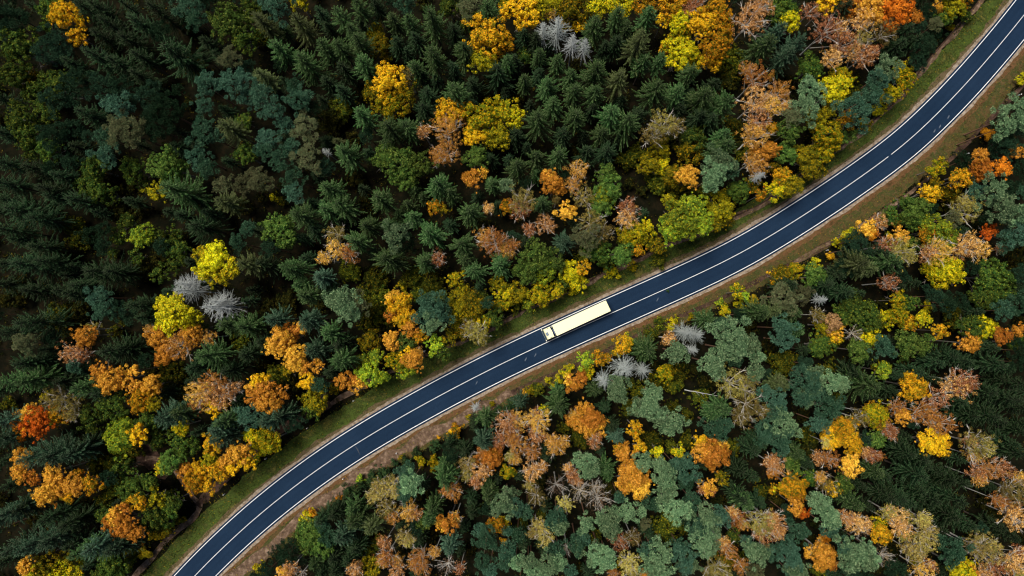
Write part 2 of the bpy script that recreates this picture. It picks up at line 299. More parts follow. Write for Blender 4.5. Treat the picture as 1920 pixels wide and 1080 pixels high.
CATALOG = """
T 0 0
100 180 150 Pd
20 60 90 Sd
380 60 110 Bo
480 100 110 Bw
600 150 60 Bw
590 270 80 Bw
350 200 60 Bo
170 350 160 Bo
90 400 80 Bo
430 370 140 Pd
120 560 140 Bo
240 600 90 Bm
640 60 110 Sd
740 60 110 Sd
820 180 120 Sd
960 300 110 Sd
1040 170 110 Sd
1180 80 130 Sd
1310 400 200 Sd
1230 240 80 Pd
720 420 120 Sd
760 270 100 Sd
890 480 120 Sd
1060 430 90 Sd
1430 70 110 Pb
1490 160 80 Pb
1560 20 80 Pd
1740 170 170 Bg
1840 290 120 Bo
1740 440 100 Po
1880 60 90 Bo
430 640 130 Bo
590 610 120 Pd
790 660 120 Pd
950 680 130 Pd
900 800 120 Pb
1120 740 120 Pd
1250 830 150 Pd
1560 650 110 Pb
1740 640 125 Pb
1540 800 80 Pb
1880 740 90 Pb
1550 1000 120 Pb
1720 960 110 So
1830 900 70 Bo
160 880 130 Bo
270 700 110 Bo
330 860 110 Bo
430 740 110 Pd
660 860 110 Sd
950 980 150 Po
1190 960 130 Pd
200 1010 110 Bo
430 1040 140 Pd
30 1000 80 Sd
820 1040 90 Pb
560 970 90 Pd
1050 570 110 Sd
30 750 80 Sd
1840 620 90 Pb
1340 100 90 Sd
1560 330 90 Sd
550 480 100 Sd
T 480 0
60 180 110 So
150 60 120 Pb
330 20 70 Bm
340 190 130 So
200 220 70 Sm
180 370 110 Sm
370 470 130 Sm
490 110 90 Sd
520 360 110 Sm
640 130 110 Sm
730 250 80 Sm
640 370 100 Sm
660 520 90 Sd
780 330 100 Sm
820 500 110 Sm
780 60 100 Sm
900 40 100 Sd
1120 30 90 Pb
890 240 80 Bm
930 340 90 Bm
985 430 50 Bm
1040 170 80 Sm
1060 330 80 Sd
1160 180 90 Sm
1200 300 90 Sd
1320 150 150 Sm
1000 620 150 Bw
900 720 110 Bm
1100 720 110 Bm
1020 800 120 By
1130 560 60 Wo
1330 430 110 Sm
1200 520 90 Sm
1480 520 90 Sd
1490 690 120 Sm
1290 710 120 Sd
1260 820 110 Sd
1570 390 110 Sm
1740 280 170 Bw
1640 180 110 Bo
1850 330 90 Bw
1700 450 110 Bm
1810 540 130 Sd
1890 480 80 Sm
1740 90 120 Sm
1600 60 100 Po
1880 30 70 By
1450 40 90 Bo
70 590 90 So
40 720 100 Pb
300 640 80 Pb
320 760 110 Pb
130 840 100 Pb
230 950 70 Pb
390 950 110 Po
100 1040 90 Pb
430 830 80 Pd
640 820 110 Um
560 900 120 Ud
800 870 110 Sm
1010 970 140 Sm
1130 960 110 Sm
1250 990 60 Wt
1430 970 140 Wa
1440 850 120 Bw
1530 830 90 Bw
1700 900 150 By
1860 850 130 By
1640 1010 90 Bw
1800 1020 110 Bm
620 1070 70 So
40 60 80 Sd
30 280 80 Um
1480 240 100 Sd
1250 560 70 Sd
650 690 80 Sd
540 620 90 Sd
1620 640 100 Sd
T 960 0
80 80 150 Bw
200 50 120 Bm
320 20 90 By
450 90 130 Bm
500 180 70 Bw
620 50 80 By
230 240 80 Dw
340 220 110 Dw
280 110 60 Wa
450 330 80 Dg
540 360 80 Dg
620 200 120 Sm
780 140 100 Sm
740 40 70 By
840 30 100 By
1000 30 90 Bw
1200 30 110 Bw
850 230 90 Sm
1010 130 90 Sm
950 320 150 So
90 270 80 Sd
180 300 80 Sd
90 420 60 Bo
200 430 80 Sm
20 460 90 Sd
340 480 90 Sm
90 620 80 Sm
200 560 80 Sd
270 650 100 Sm
440 580 80 Sm
460 700 100 Sm
630 540 120 Sm
800 600 110 So
620 700 100 Sm
980 480 90 Sm
1100 470 90 Sm
690 360 80 Sd
780 330 100 Sd
1070 680 130 Sm
1230 710 100 Sm
1330 700 70 Sd
1430 740 120 Sm
1590 780 140 Sm
1510 640 90 Sd
1130 150 60 Bw
1260 160 90 By
1260 290 100 By
1250 400 130 By
1340 470 100 By
1170 360 60 Bw
1330 560 90 Sm
1420 190 120 Bw
1530 90 120 Bw
1570 200 110 Bw
1530 350 120 Bw
1500 450 90 Bw
1320 70 80 Wt
1370 30 80 Wt
1780 150 140 Wt
1880 50 110 Wt
1640 440 120 Um
1640 550 100 Um
1620 620 80 Ud
1830 590 110 Wa
1760 520 70 Wa
1830 760 130 Wt
1840 900 100 Wt
1890 350 120 Sm
190 900 130 Sm
310 790 100 Sm
470 890 110 Sm
740 860 120 Sm
860 920 130 Sm
670 1010 90 Sm
20 880 90 By
30 1010 90 Sd
1140 930 120 Wo
1060 1010 110 Wo
1220 950 80 Wo
1570 1020 90 Sm
1400 880 100 Sd
1250 830 90 Sd
1820 1020 120 Wa
1370 1030 110 Bo
1480 900 100 Sd
380 1010 90 Sd
600 820 80 Sd
950 870 90 Sd
1660 960 90 Um
T 1440 0
100 80 120 Bo
170 150 90 By
60 250 100 Sb
200 340 130 Sb
120 430 100 Sb
310 90 80 Wt
440 30 80 Bw
440 220 130 Wt
540 210 60 Wt
560 70 90 Sd
700 160 100 Wt
560 320 120 Wt
650 60 110 Ba
780 70 120 Ba
950 60 140 Br
860 60 90 Br
1100 130 60 Ba
860 250 110 Wo
940 210 60 Wo
720 420 100 Wt
640 390 80 Wt
780 390 60 Wt
480 440 90 Wt
1010 240 100 Sd
960 350 90 Sd
1100 200 70 Pd
1190 100 70 Pd
1240 270 70 Pd
1270 60 50 Ba
1390 60 90 Bm
1470 20 60 Bw
1330 130 70 Bo
1490 130 50 Bo
1370 210 25 Uy
1150 370 90 Pd
1120 470 80 Pd
1090 310 80 Sd
310 510 110 Bo
890 530 110 Pg
820 620 110 Pb
740 730 120 Pb
640 830 130 Pb
540 590 100 By
500 670 110 By
1010 510 70 By
1040 620 80 By
930 690 70 By
880 740 50 Uy
310 690 110 Pg
280 820 110 Pg
80 700 100 Wa
30 800 90 Wa
130 790 50 Wt
160 980 100 Bg
450 1010 110 By
600 1020 60 Bg
600 900 70 Bw
720 930 60 Uy
370 890 100 Bm
480 830 80 Bm
20 960 60 Bw
20 570 50 Ba
640 700 70 Um
180 870 80 Po
1840 860 120 Pg
1760 950 100 Pg
1880 960 90 Pd
1640 1010 50 Ua
1750 1040 90 Pd
1900 590 40 Uy
820 820 60 Uy
1250 180 60 Po
700 300 80 Wo
T 0 270
250 40 90 Bo
370 50 100 Bo
540 150 90 Pd
600 30 90 Sd
820 90 110 Pb
700 180 110 Bo
650 320 100 Bo
740 350 90 Bo
830 390 80 Bo
380 340 110 Sd
580 420 120 Sd
420 400 90 Sd
1000 190 100 Bo
1060 280 60 Bo
1240 160 130 Bg
1340 180 90 Bg
1330 350 160 Sm
1170 360 80 Bm
1500 100 100 Pb
1560 190 80 Pb
1840 80 90 Bo
1680 300 70 Po
1830 310 90 Po
1700 440 100 So
1880 230 60 Po
1500 620 130 Sd
1790 740 80 Pb
1860 640 60 Pb
150 500 160 Sd
60 420 120 Sd
300 560 120 Sd
60 640 120 Sd
420 600 60 Ud
560 620 90 Um
600 730 90 Um
700 690 90 Pd
780 770 80 Pd
890 690 80 Bo
1060 690 95 Bl
1180 700 80 Bo
970 590 80 Bo
1300 700 80 Bo
1330 810 100 Bo
1320 910 70 Bo
1370 730 80 Ud
1620 850 120 Bk
1560 930 100 Bk
1530 830 80 Bk
1720 930 90 Bk
1630 1000 80 Bk
1440 880 70 Sd
1400 1050 100 Dg
1870 900 100 So
200 900 160 Sd
360 880 120 Sd
740 960 150 Sd
880 960 110 Sd
600 1060 100 Sd
300 770 100 Sd
850 820 50 Bo
1020 840 60 Bo
1180 860 80 Ud
1200 970 70 Bo
1080 940 100 Ud
450 840 100 Ud
1050 500 70 Ud
900 520 90 Ud
150 720 80 Sd
60 300 100 Sd
30 140 100 Sd
250 180 100 Sd
460 240 80 Sd
80 900 80 Sd
1570 520 80 Sd
1480 420 80 Sd
30 1050 80 Sd
150 1060 80 Ud
T 480 270
80 60 90 Pb
200 110 110 Pb
400 110 110 Po
270 20 80 Pb
680 70 120 Sm
540 70 40 Dg
1060 150 150 Bg
960 100 110 Bg
1210 160 130 Bg
1110 260 100 Bg
1430 60 130 Wa
1370 90 70 Wa
1650 100 90 Bg
1630 260 80 Ba
1690 220 45 Ba
1370 310 120 Sm
1460 370 80 Sm
50 280 110 Po
290 250 100 Pb
300 370 80 Pb
150 400 40 Uy
200 430 50 Um
560 340 110 Sm
340 540 130 Sm
540 500 100 Sm
650 460 120 Sm
940 420 110 Sm
1200 350 70 Sm
1140 450 70 Sm
1250 400 60 Sm
1070 530 70 Sm
1190 550 80 Sm
1340 470 60 Bw
1410 490 45 Bm
990 600 70 Sm
840 620 100 Sm
190 660 130 Bg
120 600 80 Bg
240 720 80 Bg
1310 670 120 Sm
1050 690 110 Pg
1130 750 90 Pd
1610 510 110 Sm
1740 480 50 Wt
1660 390 70 Sd
1770 310 80 Sm
1870 310 60 Pg
600 680 90 Wo
600 790 90 Wa
510 860 60 Wa
700 820 80 Wa
760 740 110 Sm
990 860 150 Sm
1790 740 130 Wa
1720 700 90 Wa
1870 800 80 Wa
1540 760 110 Sm
1580 870 90 Sm
1270 890 100 Sm
1360 860 70 Wt
1640 950 100 Sm
1830 910 110 Sm
1500 1010 70 By
60 900 120 Sd
260 930 130 Sm
500 1000 100 Sb
340 1060 80 Sm
340 710 70 Sd
420 440 70 Sd
700 960 90 Um
900 1010 110 Um
1180 1000 90 Um
1320 1050 100 Um
1100 1060 50 Uy
1900 480 70 Bw
1900 110 60 Sd
380 860 80 Sd
740 250 90 Ud
630 580 70 Sd
1450 600 70 Sd
1700 600 60 Ud
880 820 60 Sd
450 640 80 Sd
1820 1060 80 Bm
T 960 270
40 170 100 Sm
180 100 90 Sm
350 90 100 Sm
180 220 70 Sm
290 290 90 Ba
350 330 60 Ba
270 240 60 Ba
490 200 90 Wa
460 310 70 Wa
80 430 120 Wo
60 490 90 Wt
250 600 90 Wt
220 450 80 Sm
330 420 40 Wo
400 510 80 Ba
540 400 90 Wo
690 220 80 Bg
720 330 110 Bg
680 400 90 Bl
660 480 90 Bg
870 480 90 Wt
860 560 90 Wt
380 730 100 Sb
590 590 110 Wo
560 720 130 Po
680 660 90 Wo
640 800 110 Bo
170 850 140 Bg
110 960 110 Bg
250 940 100 Bl
300 880 100 Bg
430 960 90 By
540 920 60 Bw
480 1030 80 By
370 1050 70 Bo
10 760 60 Wa
920 660 90 By
1010 630 70 By
1000 700 70 Bm
850 690 70 Bm
940 800 60 Bw
820 830 90 Bg
720 880 70 Bo
1100 760 70 Bm
860 760 70 Um
1250 560 150 Bl
1360 480 120 Bl
1190 650 100 Bl
1310 640 100 Bl
1430 600 90 Bl
1550 490 110 Bm
1530 600 60 Bm
1600 560 70 Bm
1100 260 110 Um
1020 150 90 Bm
1170 320 100 Um
1230 240 100 Bm
1290 380 90 Um
1320 240 90 Ba
930 90 100 Um
840 110 80 Um
1130 170 70 By
1340 40 110 Bm
1100 40 90 Bm
1560 130 110 Pg
1510 230 110 Pg
1640 190 70 Pb
1500 290 90 Pg
1590 20 110 Sm
1460 370 90 Um
1700 350 90 Bo
1620 400 80 Bm
1840 250 60 Dg
1860 380 60 Bw
1800 300 70 Bm
1800 130 80 Wa
1880 60 90 Ba
1850 180 80 Wa
700 60 110 Sd
560 60 90 Sd
130 640 60 Wt
520 860 60 Um
980 350 50 Ud
1170 430 60 Bm
1740 80 70 Um
1100 880 60 Um
750 960 60 Uy
900 910 40 Uy
T 1440 270
30 50 60 Ba
130 70 90 Bg
270 90 90 Bm
430 50 90 By
110 240 80 Bw
60 350 80 By
180 310 90 Bm
330 180 90 Bm
20 160 70 Bm
470 20 60 Bo
1290 170 60 By
1230 210 50 By
1450 130 90 Pd
1440 260 85 Bw
1590 90 70 Ba
1600 180 90 Ba
1620 230 60 Br
1740 180 80 Br
1750 50 120 Pd
1880 60 60 Ba
1890 190 90 Pd
1660 360 120 Pg
1560 360 80 Pb
1790 320 70 Pd
1900 360 60 Pb
1210 360 80 Bw
1250 300 50 Bm
1350 360 80 Bm
1100 490 110 Bg
1020 440 60 Bo
1080 550 90 Bo
920 530 80 Bo
940 570 50 Ba
1470 500 120 Wo
1390 550 70 Po
1750 500 120 Pg
1840 540 100 Pg
1860 660 110 Pb
1800 720 90 Pb
1620 560 80 Pd
730 630 70 Ba
780 680 50 Br
620 680 60 By
660 720 80 Pd
520 740 45 By
600 790 80 Pd
830 590 70 Wt
980 690 70 Ba
960 740 80 Bm
990 800 110 Wo
1060 840 60 Wo
870 760 80 Wt
1260 640 110 Bl
1330 720 90 Bl
1200 670 80 Bw
1280 800 110 Wa
1190 820 70 Wt
1080 740 70 Bo
1500 760 110 Wt
1580 800 80 Wa
1740 790 45 Wt
1440 800 80 Wt
1340 920 110 By
1290 990 100 By
1250 930 90 By
1400 1000 60 By
660 900 120 So
740 950 80 So
900 890 110 Sm
830 830 90 Sd
350 900 50 Uy
470 840 30 Ua
350 990 100 Bg
500 990 90 Sd
560 940 80 Pd
200 950 70 By
100 980 80 Bm
60 1010 60 Bw
150 1060 110 Sd
420 1060 100 Sd
900 1040 80 Wt
980 1070 60 Sd
1680 990 140 Bo
1760 1020 90 Bo
1880 980 80 Pd
1650 660 60 Br
1570 640 90 Ud
1130 640 60 Ud
1850 880 90 Ud
1480 440 70 Wo
1340 470 60 Um
790 820 70 Pd
1500 260 60 Um
T 0 540
250 20 110 Sd
480 20 100 Sd
560 40 90 Sd
100 60 100 Ud
760 70 100 Pb
800 160 100 Pb
1050 130 130 Sd
930 170 110 Pd
250 260 170 Sd
80 330 130 Sd
210 420 110 Po
400 380 70 Pd
640 360 90 Ba
700 310 70 Wo
540 490 90 Wt
620 510 80 Wt
850 470 160 Sd
960 450 110 Sd
1310 170 130 Bk
1230 120 70 Bk
1250 260 90 Bk
1400 230 110 Bk
1410 20 110 Dg
1620 140 140 Dg
1650 100 90 Dg
1720 270 110 Sm
1860 290 110 Sm
1200 370 100 Ba
1350 430 120 Wa
1240 500 90 Ba
1430 360 90 Ba
1560 370 70 Wa
1220 570 50 Ba
1130 310 50 Wa
1580 500 130 Sm
1470 600 110 Sd
1720 620 110 Sd
210 560 140 Sd
280 560 100 Sd
120 690 160 Sm
240 690 110 Sm
760 620 80 Ba
820 700 100 Ba
920 650 70 Ba
1010 620 55 Ba
970 730 60 Ba
870 750 50 Br
650 740 130 Sm
780 790 110 Sd
1130 730 90 Ba
1080 790 80 Bw
1050 850 90 Bw
1150 870 70 Bm
1600 720 110 Wa
1500 790 110 Wa
1640 820 120 Wt
1480 870 70 Wa
1620 890 80 Bw
1740 760 80 Wt
420 840 110 Wo
520 890 110 Wo
360 810 60 Bm
240 970 100 Ba
290 1010 125 Br
190 1020 110 Br
430 970 90 Bw
540 950 60 Wo
850 880 120 Bo
700 980 110 Bo
1290 650 120 Um
1330 800 90 Um
1270 960 120 Sb
1380 930 100 Sm
1100 1000 90 Bo
920 1040 90 Bl
1040 1060 60 Bw
1200 1040 70 Bo
1360 1040 70 By
1650 1050 130 Sb
1700 990 100 Sm
1880 950 90 Pb
1890 740 60 Ba
1890 820 60 Ba
60 990 120 Sb
60 860 60 Um
450 200 110 Um
600 180 90 Ud
880 320 70 Um
1160 620 70 Ud
1860 500 90 Sd
1800 400 80 Um
480 700 80 Sd
400 640 70 Sd
1700 880 60 Ud
1480 300 70 Bo
1440 700 60 Sd
560 590 60 Pb
1100 220 90 Sd
1300 1000 60 Sd
T 480 540
390 60 110 Sm
660 110 130 Pg
720 180 110 Pg
600 90 90 Pg
780 130 90 Po
150 240 100 Sb
390 240 110 Sb
260 340 90 Ba
180 380 100 Ba
150 460 80 Ba
290 500 90 Ba
300 560 90 Ba
380 580 60 Ba
460 590 50 Ba
330 310 60 Ba
560 340 100 Sm
640 420 110 Sd
440 470 110 Sb
640 540 110 Sm
560 630 80 Sd
240 620 60 Bm
170 650 90 Um
60 770 80 Ba
90 860 90 Ba
30 720 80 Bw
160 800 80 Ba
380 700 70 Bw
490 730 70 Pb
440 830 110 Bm
420 910 80 Bo
660 690 70 Ba
760 720 70 Ba
740 680 50 Ba
600 750 50 Bm
850 640 100 Bl
900 510 60 Bl
830 560 80 Bl
940 660 60 Bl
1040 560 80 By
1110 620 70 Bl
1180 540 90 Ba
1140 500 60 Bw
1210 490 50 Wa
1020 400 70 Ba
1000 370 50 Ba
1130 420 80 Bg
860 400 90 Bm
1080 130 100 Bw
1030 90 70 Ba
1120 220 90 Bw
1010 200 50 Ba
1160 300 70 Ba
1220 360 60 Bw
1120 90 60 By
1320 180 130 Pb
1290 100 90 Pb
1330 270 100 Pg
1390 150 80 Pb
1340 430 80 Bl
1400 480 60 Bo
1440 390 60 Bm
1500 150 90 Bm
1490 240 50 By
1640 130 110 Bm
1620 210 90 By
1690 80 70 Bo
1660 330 90 Wo
1700 370 60 Wo
1600 300 70 Wo
1850 110 80 By
1870 50 80 By
1810 140 50 By
1730 110 50 Pb
1780 220 90 Bo
1700 270 60 By
1560 330 80 Bm
1480 310 60 Bm
920 130 110 Um
930 220 90 Um
850 270 80 Um
950 60 100 Um
1230 50 70 Um
1390 60 80 Um
1540 50 90 Bm
800 60 80 Um
960 320 60 Ud
1010 290 60 Ud
100 990 130 Sb
200 950 90 Sb
100 140 90 Ud
230 100 90 Ud
60 400 80 Sd
30 540 80 Ud
260 740 80 Ud
60 1070 50 By
780 620 50 Um
1500 1050 50 Bw
1770 870 22 Uy
1590 970 22 Uy
1650 890 50 Dg
1720 960 90 Sm
1640 1020 70 Sd
1840 940 60 Ug
1880 1000 100 Wt
1900 870 40 Ug
T 960 540
40 40 90 Bm
120 120 60 Bl
200 40 100 By
240 90 60 Bm
330 20 70 By
450 10 50 By
30 150 60 Um
1170 20 10 Ug
1690 30 60 By
1740 60 40 Bl
1700 120 45 By
1590 170 50 By
1560 110 30 Bl
1810 90 40 Uo
1700 200 70 Pd
1210 250 45 By
1190 290 30 Uy
1340 210 25 Uy
1450 240 90 Sm
1850 180 100 Sm
830 430 75 Bw
870 400 40 By
790 480 40 Bm
1010 470 120 Sm
940 430 70 Sm
1300 330 100 Dw
1370 350 80 Dw
1180 380 60 Wt
1230 480 90 Pg
1340 460 60 Dw
550 550 70 Bl
650 530 60 Bw
710 530 40 Bw
570 600 50 By
430 600 45 By
400 640 35 By
350 690 30 By
265 690 25 Uy
140 760 40 Uy
200 740 25 Uy
95 785 18 Ua
310 740 25 Uy
470 720 70 Ba
510 670 60 Ba
430 700 40 Ba
560 640 50 By
850 600 120 Dw
970 610 80 Dw
680 690 80 Dw
780 720 90 Pg
800 800 80 Pg
620 760 80 Sm
350 880 110 Sm
340 790 70 Sm
60 850 80 Sb
190 760 50 Um
240 910 45 By
1620 330 130 Pg
1590 450 130 Pg
1700 420 110 Pg
1480 560 100 Pg
1540 620 70 Pg
1790 430 90 Pg
1840 510 70 Pg
1660 540 60 Pb
1550 270 60 Pb
1140 650 70 By
1240 630 80 Um
1080 700 80 Um
1200 720 80 Um
1160 620 60 Bm
920 770 80 Um
1020 880 120 Pg
1050 790 80 Pg
970 900 90 Pg
1080 960 80 Pg
1200 880 60 Um
1220 1000 100 Pg
1180 1050 60 Pg
1660 720 150 Wo
1780 700 90 Wo
1820 640 70 Pg
1570 900 110 Sm
1500 940 80 Sm
1780 880 120 Wo
1720 960 90 Wo
1510 1040 110 Pb
1600 1030 70 Pb
1890 780 70 Pb
1880 1040 80 Pb
1900 920 60 Wo
1400 830 80 Um
1310 950 50 Um
40 990 90 Wa
200 1000 110 Wa
180 960 70 Wt
560 920 80 Ba
600 980 90 Ba
500 990 90 Ba
640 1040 80 Ba
560 1040 70 Ba
460 960 50 Wa
740 1040 90 Sd
700 900 70 Sd
860 900 70 Um
920 1050 60 Bw
400 1050 60 Um
1720 200 60 Pd
1350 620 60 Ud
1450 700 70 Ud
1040 330 60 Um
1110 270 50 Um
T 1440 540
100 60 130 Po
250 50 90 Po
380 90 50 Dg
560 30 110 Sd
680 40 60 Sd
30 180 80 So
190 190 80 Sm
620 130 110 Bo
700 220 130 Bo
560 200 80 Bo
780 280 80 Bo
740 160 60 By
480 260 70 Bt
510 300 70 Ba
420 280 90 Bm
460 370 90 Bm
390 430 100 Bo
480 350 60 Bw
370 200 60 Wo
760 380 80 By
700 340 60 Bo
690 470 90 Bg
640 340 60 Wn
850 450 90 Pb
860 400 60 Pb
970 90 70 By
980 210 80 By
900 230 80 By
1060 120 80 Bo
1070 270 60 Bw
1160 240 65 By
1190 140 45 By
1280 320 60 Bw
1060 430 110 Bg
1190 400 60 Bg
1640 300 90 By
1530 300 100 Bo
1700 40 140 Bo
1600 60 90 Bo
1850 130 100 Pb
1740 170 80 Pb
1320 130 90 Pd
1240 60 80 Pd
1490 410 80 Ba
1540 430 50 Ba
1760 370 70 Ba
1870 320 60 Ba
1860 410 60 Bo
1400 220 90 Um
90 300 110 Pb
120 390 90 Pb
200 330 80 Sm
100 560 110 Um
450 600 80 Um
850 620 70 Bl
820 590 50 Bm
270 720 140 Pb
350 650 90 Pg
450 700 100 Pg
540 730 60 Pg
280 820 90 Pg
80 720 90 So
60 830 90 Pb
740 730 130 Sm
640 640 90 Sd
1090 740 110 Bw
1130 780 60 Bw
1060 690 50 Bw
1450 700 110 Wt
1380 740 110 Wt
1500 720 60 Wt
1260 830 100 Wt
1340 510 120 Sd
1450 550 90 Sd
1250 560 80 Sd
1680 570 110 Sd
1780 610 70 Sd
1100 630 80 Sd
1640 780 100 Sd
1800 830 110 Sd
1860 710 90 Sd
1630 950 150 Sd
1700 990 100 Sd
1500 950 100 Sd
440 900 110 Pb
480 870 70 Pb
370 1000 80 Pb
120 1020 110 Pg
60 950 90 Pb
800 950 100 By
850 980 70 Bw
770 900 60 Bw
970 890 70 Wa
1010 960 70 Ba
1150 930 100 Wa
1210 950 70 Wa
1320 1020 90 Wa
1240 1040 70 Wa
680 980 80 Wo
560 1040 90 Bw
620 1020 60 Wo
460 1060 60 Bw
900 1060 70 Wt
1880 470 100 Pd
1900 560 80 Pd
250 960 60 Ud
520 840 60 Um
1640 450 80 Sd
950 650 70 Sd
1000 560 60 Ud
1880 900 80 Sd
1560 180 60 Sd
1420 850 80 Sd
800 830 60 Sd
T 0 810
60 40 110 Sb
280 180 160 Sb
420 170 130 Sb
560 160 110 Sb
170 200 90 Ba
170 310 80 Ba
250 350 60 Ba
400 310 80 Ba
340 460 90 Ba
430 410 90 Ba
410 490 60 Ba
550 400 90 Ba
600 330 60 Bw
700 390 80 Bw
520 480 60 Bw
640 90 90 Sd
900 70 110 Bl
870 30 70 Bl
1030 30 70 Bw
1170 60 80 Bo
900 280 80 Bo
960 250 60 Bo
870 200 90 Um
730 230 90 Um
1000 420 110 Bo
1110 380 80 Bo
880 420 80 Um
800 500 80 Um
1280 220 100 Bg
1220 260 60 By
1390 110 100 Bo
1330 60 80 Bo
1400 290 70 Ba
1450 370 90 Bw
1500 300 90 Bw
1560 400 70 Bw
1640 310 80 Bw
1690 230 70 Ba
1740 270 60 Bw
1780 170 80 Ba
1860 210 70 Bw
1830 130 60 Ba
1590 90 80 Bw
1660 40 130 Sb
1880 30 60 By
1900 120 60 By
1570 200 80 Bm
100 590 120 Sb
30 640 90 Sb
200 560 100 Sd
240 850 150 Sb
130 870 110 Sb
400 800 120 Sb
380 640 120 Sd
530 680 120 Sd
560 840 90 Sd
740 850 130 Sb
640 880 100 Sm
880 860 100 Sb
980 840 70 Sd
880 620 80 Ba
830 680 60 Ba
940 690 90 Ba
1030 760 70 Ba
930 600 60 Ba
1050 800 50 Ba
880 740 60 Ba
1030 530 70 Bw
780 620 70 Bo
1140 650 110 Bo
1250 620 90 Bo
1200 720 90 Bm
1180 500 80 Bm
1300 520 70 Bo
1280 480 60 Um
1340 660 40 Uy
1230 760 50 Uo
1140 790 50 Um
350 1010 120 Bm
270 1050 90 By
500 990 100 Bm
590 960 50 By
430 1060 90 By
830 1000 110 Bo
900 1030 90 Bo
760 1060 70 Bo
980 940 60 Um
1090 900 50 Uo
200 1000 70 Ba
680 990 70 Sd
80 400 100 Sd
80 200 80 Sd
60 960 90 Sd
650 560 80 Ud
1000 150 80 Um
560 1050 60 By
T 480 810
100 70 90 By
60 130 60 By
20 40 60 By
130 100 60 By
0 200 40 By
1480 20 50 Bw
1370 40 14 Ua
1090 190 22 Uy
1340 110 45 Ug
1200 150 30 Ug
1040 230 28 Ug
1130 220 50 Ug
1240 220 40 Uy
1330 220 40 Uy
1330 270 40 By
780 350 40 Bl
620 500 30 Ua
390 620 50 Uy
420 610 45 Ua
350 660 35 Uy
700 440 60 Ug
780 420 50 Ug
900 340 80 Ug
970 310 60 Ug
1020 400 85 Wy
940 440 80 Wy
910 400 60 Wy
880 480 60 Wy
1050 460 50 Wy
1160 370 100 Pg
1140 300 80 Pb
1120 460 80 Pb
1700 60 100 Sb
1450 90 70 Sd
1470 170 80 Pd
1420 260 80 Sm
1420 340 110 Sm
1580 240 80 Wy
1580 320 60 Wo
1690 290 80 Wt
1650 370 60 Wt
1760 190 90 Ba
1700 170 60 Wa
1800 160 60 Ba
1830 60 80 Wt
1900 30 80 Wa
1890 290 60 By
1910 180 50 Wo
1480 440 80 Wa
1420 440 50 Wa
1740 460 80 Sm
1730 410 60 Sm
1860 530 110 Pg
1900 460 70 Pg
980 580 80 Wo
1020 640 60 Wa
1140 590 80 Wa
1190 610 60 Wt
1300 640 90 Sm
1330 560 90 Sm
1270 680 60 Bg
1440 680 80 Ba
1490 650 60 Wa
1400 700 50 Ba
750 650 120 Sm
740 560 80 Sm
880 700 80 So
600 600 100 Sd
500 640 100 Sd
1120 780 80 Wy
1150 810 60 Wy
650 770 110 Sb
410 780 110 Bg
380 720 80 Bg
500 860 90 Bg
360 850 80 Bg
540 790 70 Pb
500 700 60 Pb
250 880 110 Pd
200 960 60 Pd
440 980 70 Sm
880 830 90 Um
850 890 70 Um
960 830 60 Wt
980 930 80 Wa
950 960 60 Wa
1060 960 50 Wa
1230 940 90 Wa
1250 1020 80 Wa
1190 980 60 Wa
1340 900 50 Wa
1460 840 80 Sb
1450 900 50 Sb
1440 1000 80 Wn
1530 1020 50 Wt
1060 1040 70 Wt
870 1020 80 Bm
830 980 50 Bm
740 1030 70 Wt
250 1030 80 Wt
200 1060 60 Ba
340 1060 60 Wn
80 1050 80 Pd
20 1020 50 By
1720 790 100 Pb
1690 730 60 Pb
1700 960 80 Pb
1750 1040 70 Pb
1800 700 80 Bw
1860 680 50 Bm
1890 740 50 Pb
1860 820 25 Ua
1880 890 70 Pb
1860 980 70 Pb
1620 600 70 Sd
1320 780 70 Ud
1650 560 50 Um
1240 800 60 Sd
1200 880 50 Sd
590 930 90 Sd
600 1020 90 Sd
750 860 80 Sd
1570 130 80 Sd
1600 880 60 Ud
1250 400 60 Sd
700 950 80 Sd
T 960 810
40 100 90 Wa
20 30 70 Wa
150 150 70 Wa
180 20 80 Wt
330 110 80 Wa
290 60 60 Wa
380 70 60 Wa
20 200 50 Wa
510 40 90 Um
620 60 70 Wt
600 20 50 Ba
780 30 80 Sb
540 230 100 Pg
590 290 70 Pg
500 210 50 Pg
700 260 80 Sm
720 330 60 Sm
160 290 90 Wt
230 260 50 Wt
450 320 60 Wt
490 370 45 Wt
420 270 45 Wt
330 400 90 Wn
510 450 80 Wn
640 500 110 Wn
620 420 70 Wn
180 480 90 Wo
130 400 50 Wo
395 540 70 Wy
850 160 80 Ba
800 110 50 Bw
1040 80 90 Um
960 110 60 Bw
1090 150 60 By
1250 150 60 By
1200 100 60 Um
1320 60 70 Um
900 330 110 Ba
860 400 80 Ba
960 420 80 Ba
940 300 70 Ba
1000 380 50 Ba
980 220 80 Pg
1130 290 100 Pg
1150 360 80 Pg
1110 240 60 Pg
1300 290 110 Pb
1300 370 80 Pb
1220 240 60 Pb
1520 160 110 Ba
1430 150 80 Ba
1560 110 60 Ba
1500 240 60 Ba
1410 90 70 Bw
1460 410 70 Ba
1430 430 45 Wt
1500 440 40 Wt
1580 350 60 Bm
800 480 45 Pb
1040 530 70 Pb
1150 470 90 Pg
1230 560 110 Pg
1140 540 70 Pg
1300 590 60 Pg
1340 500 70 Pb
860 590 90 Pg
970 590 50 Pg
720 660 90 Pg
680 640 60 Pg
740 740 80 Pg
560 680 80 Pg
1000 690 50 Po
1450 620 100 Pg
1550 620 80 Pb
1420 680 70 Pb
1160 710 110 Um
1280 720 60 Um
30 560 80 Pb
110 600 60 Pb
340 640 90 Pb
360 710 70 Pg
300 680 60 Pb
200 700 70 Wy
240 780 80 Wy
150 760 50 Wy
90 820 90 Sd
40 770 70 Pb
480 830 90 Pb
500 880 60 Pg
540 780 60 Pb
340 870 70 Pb
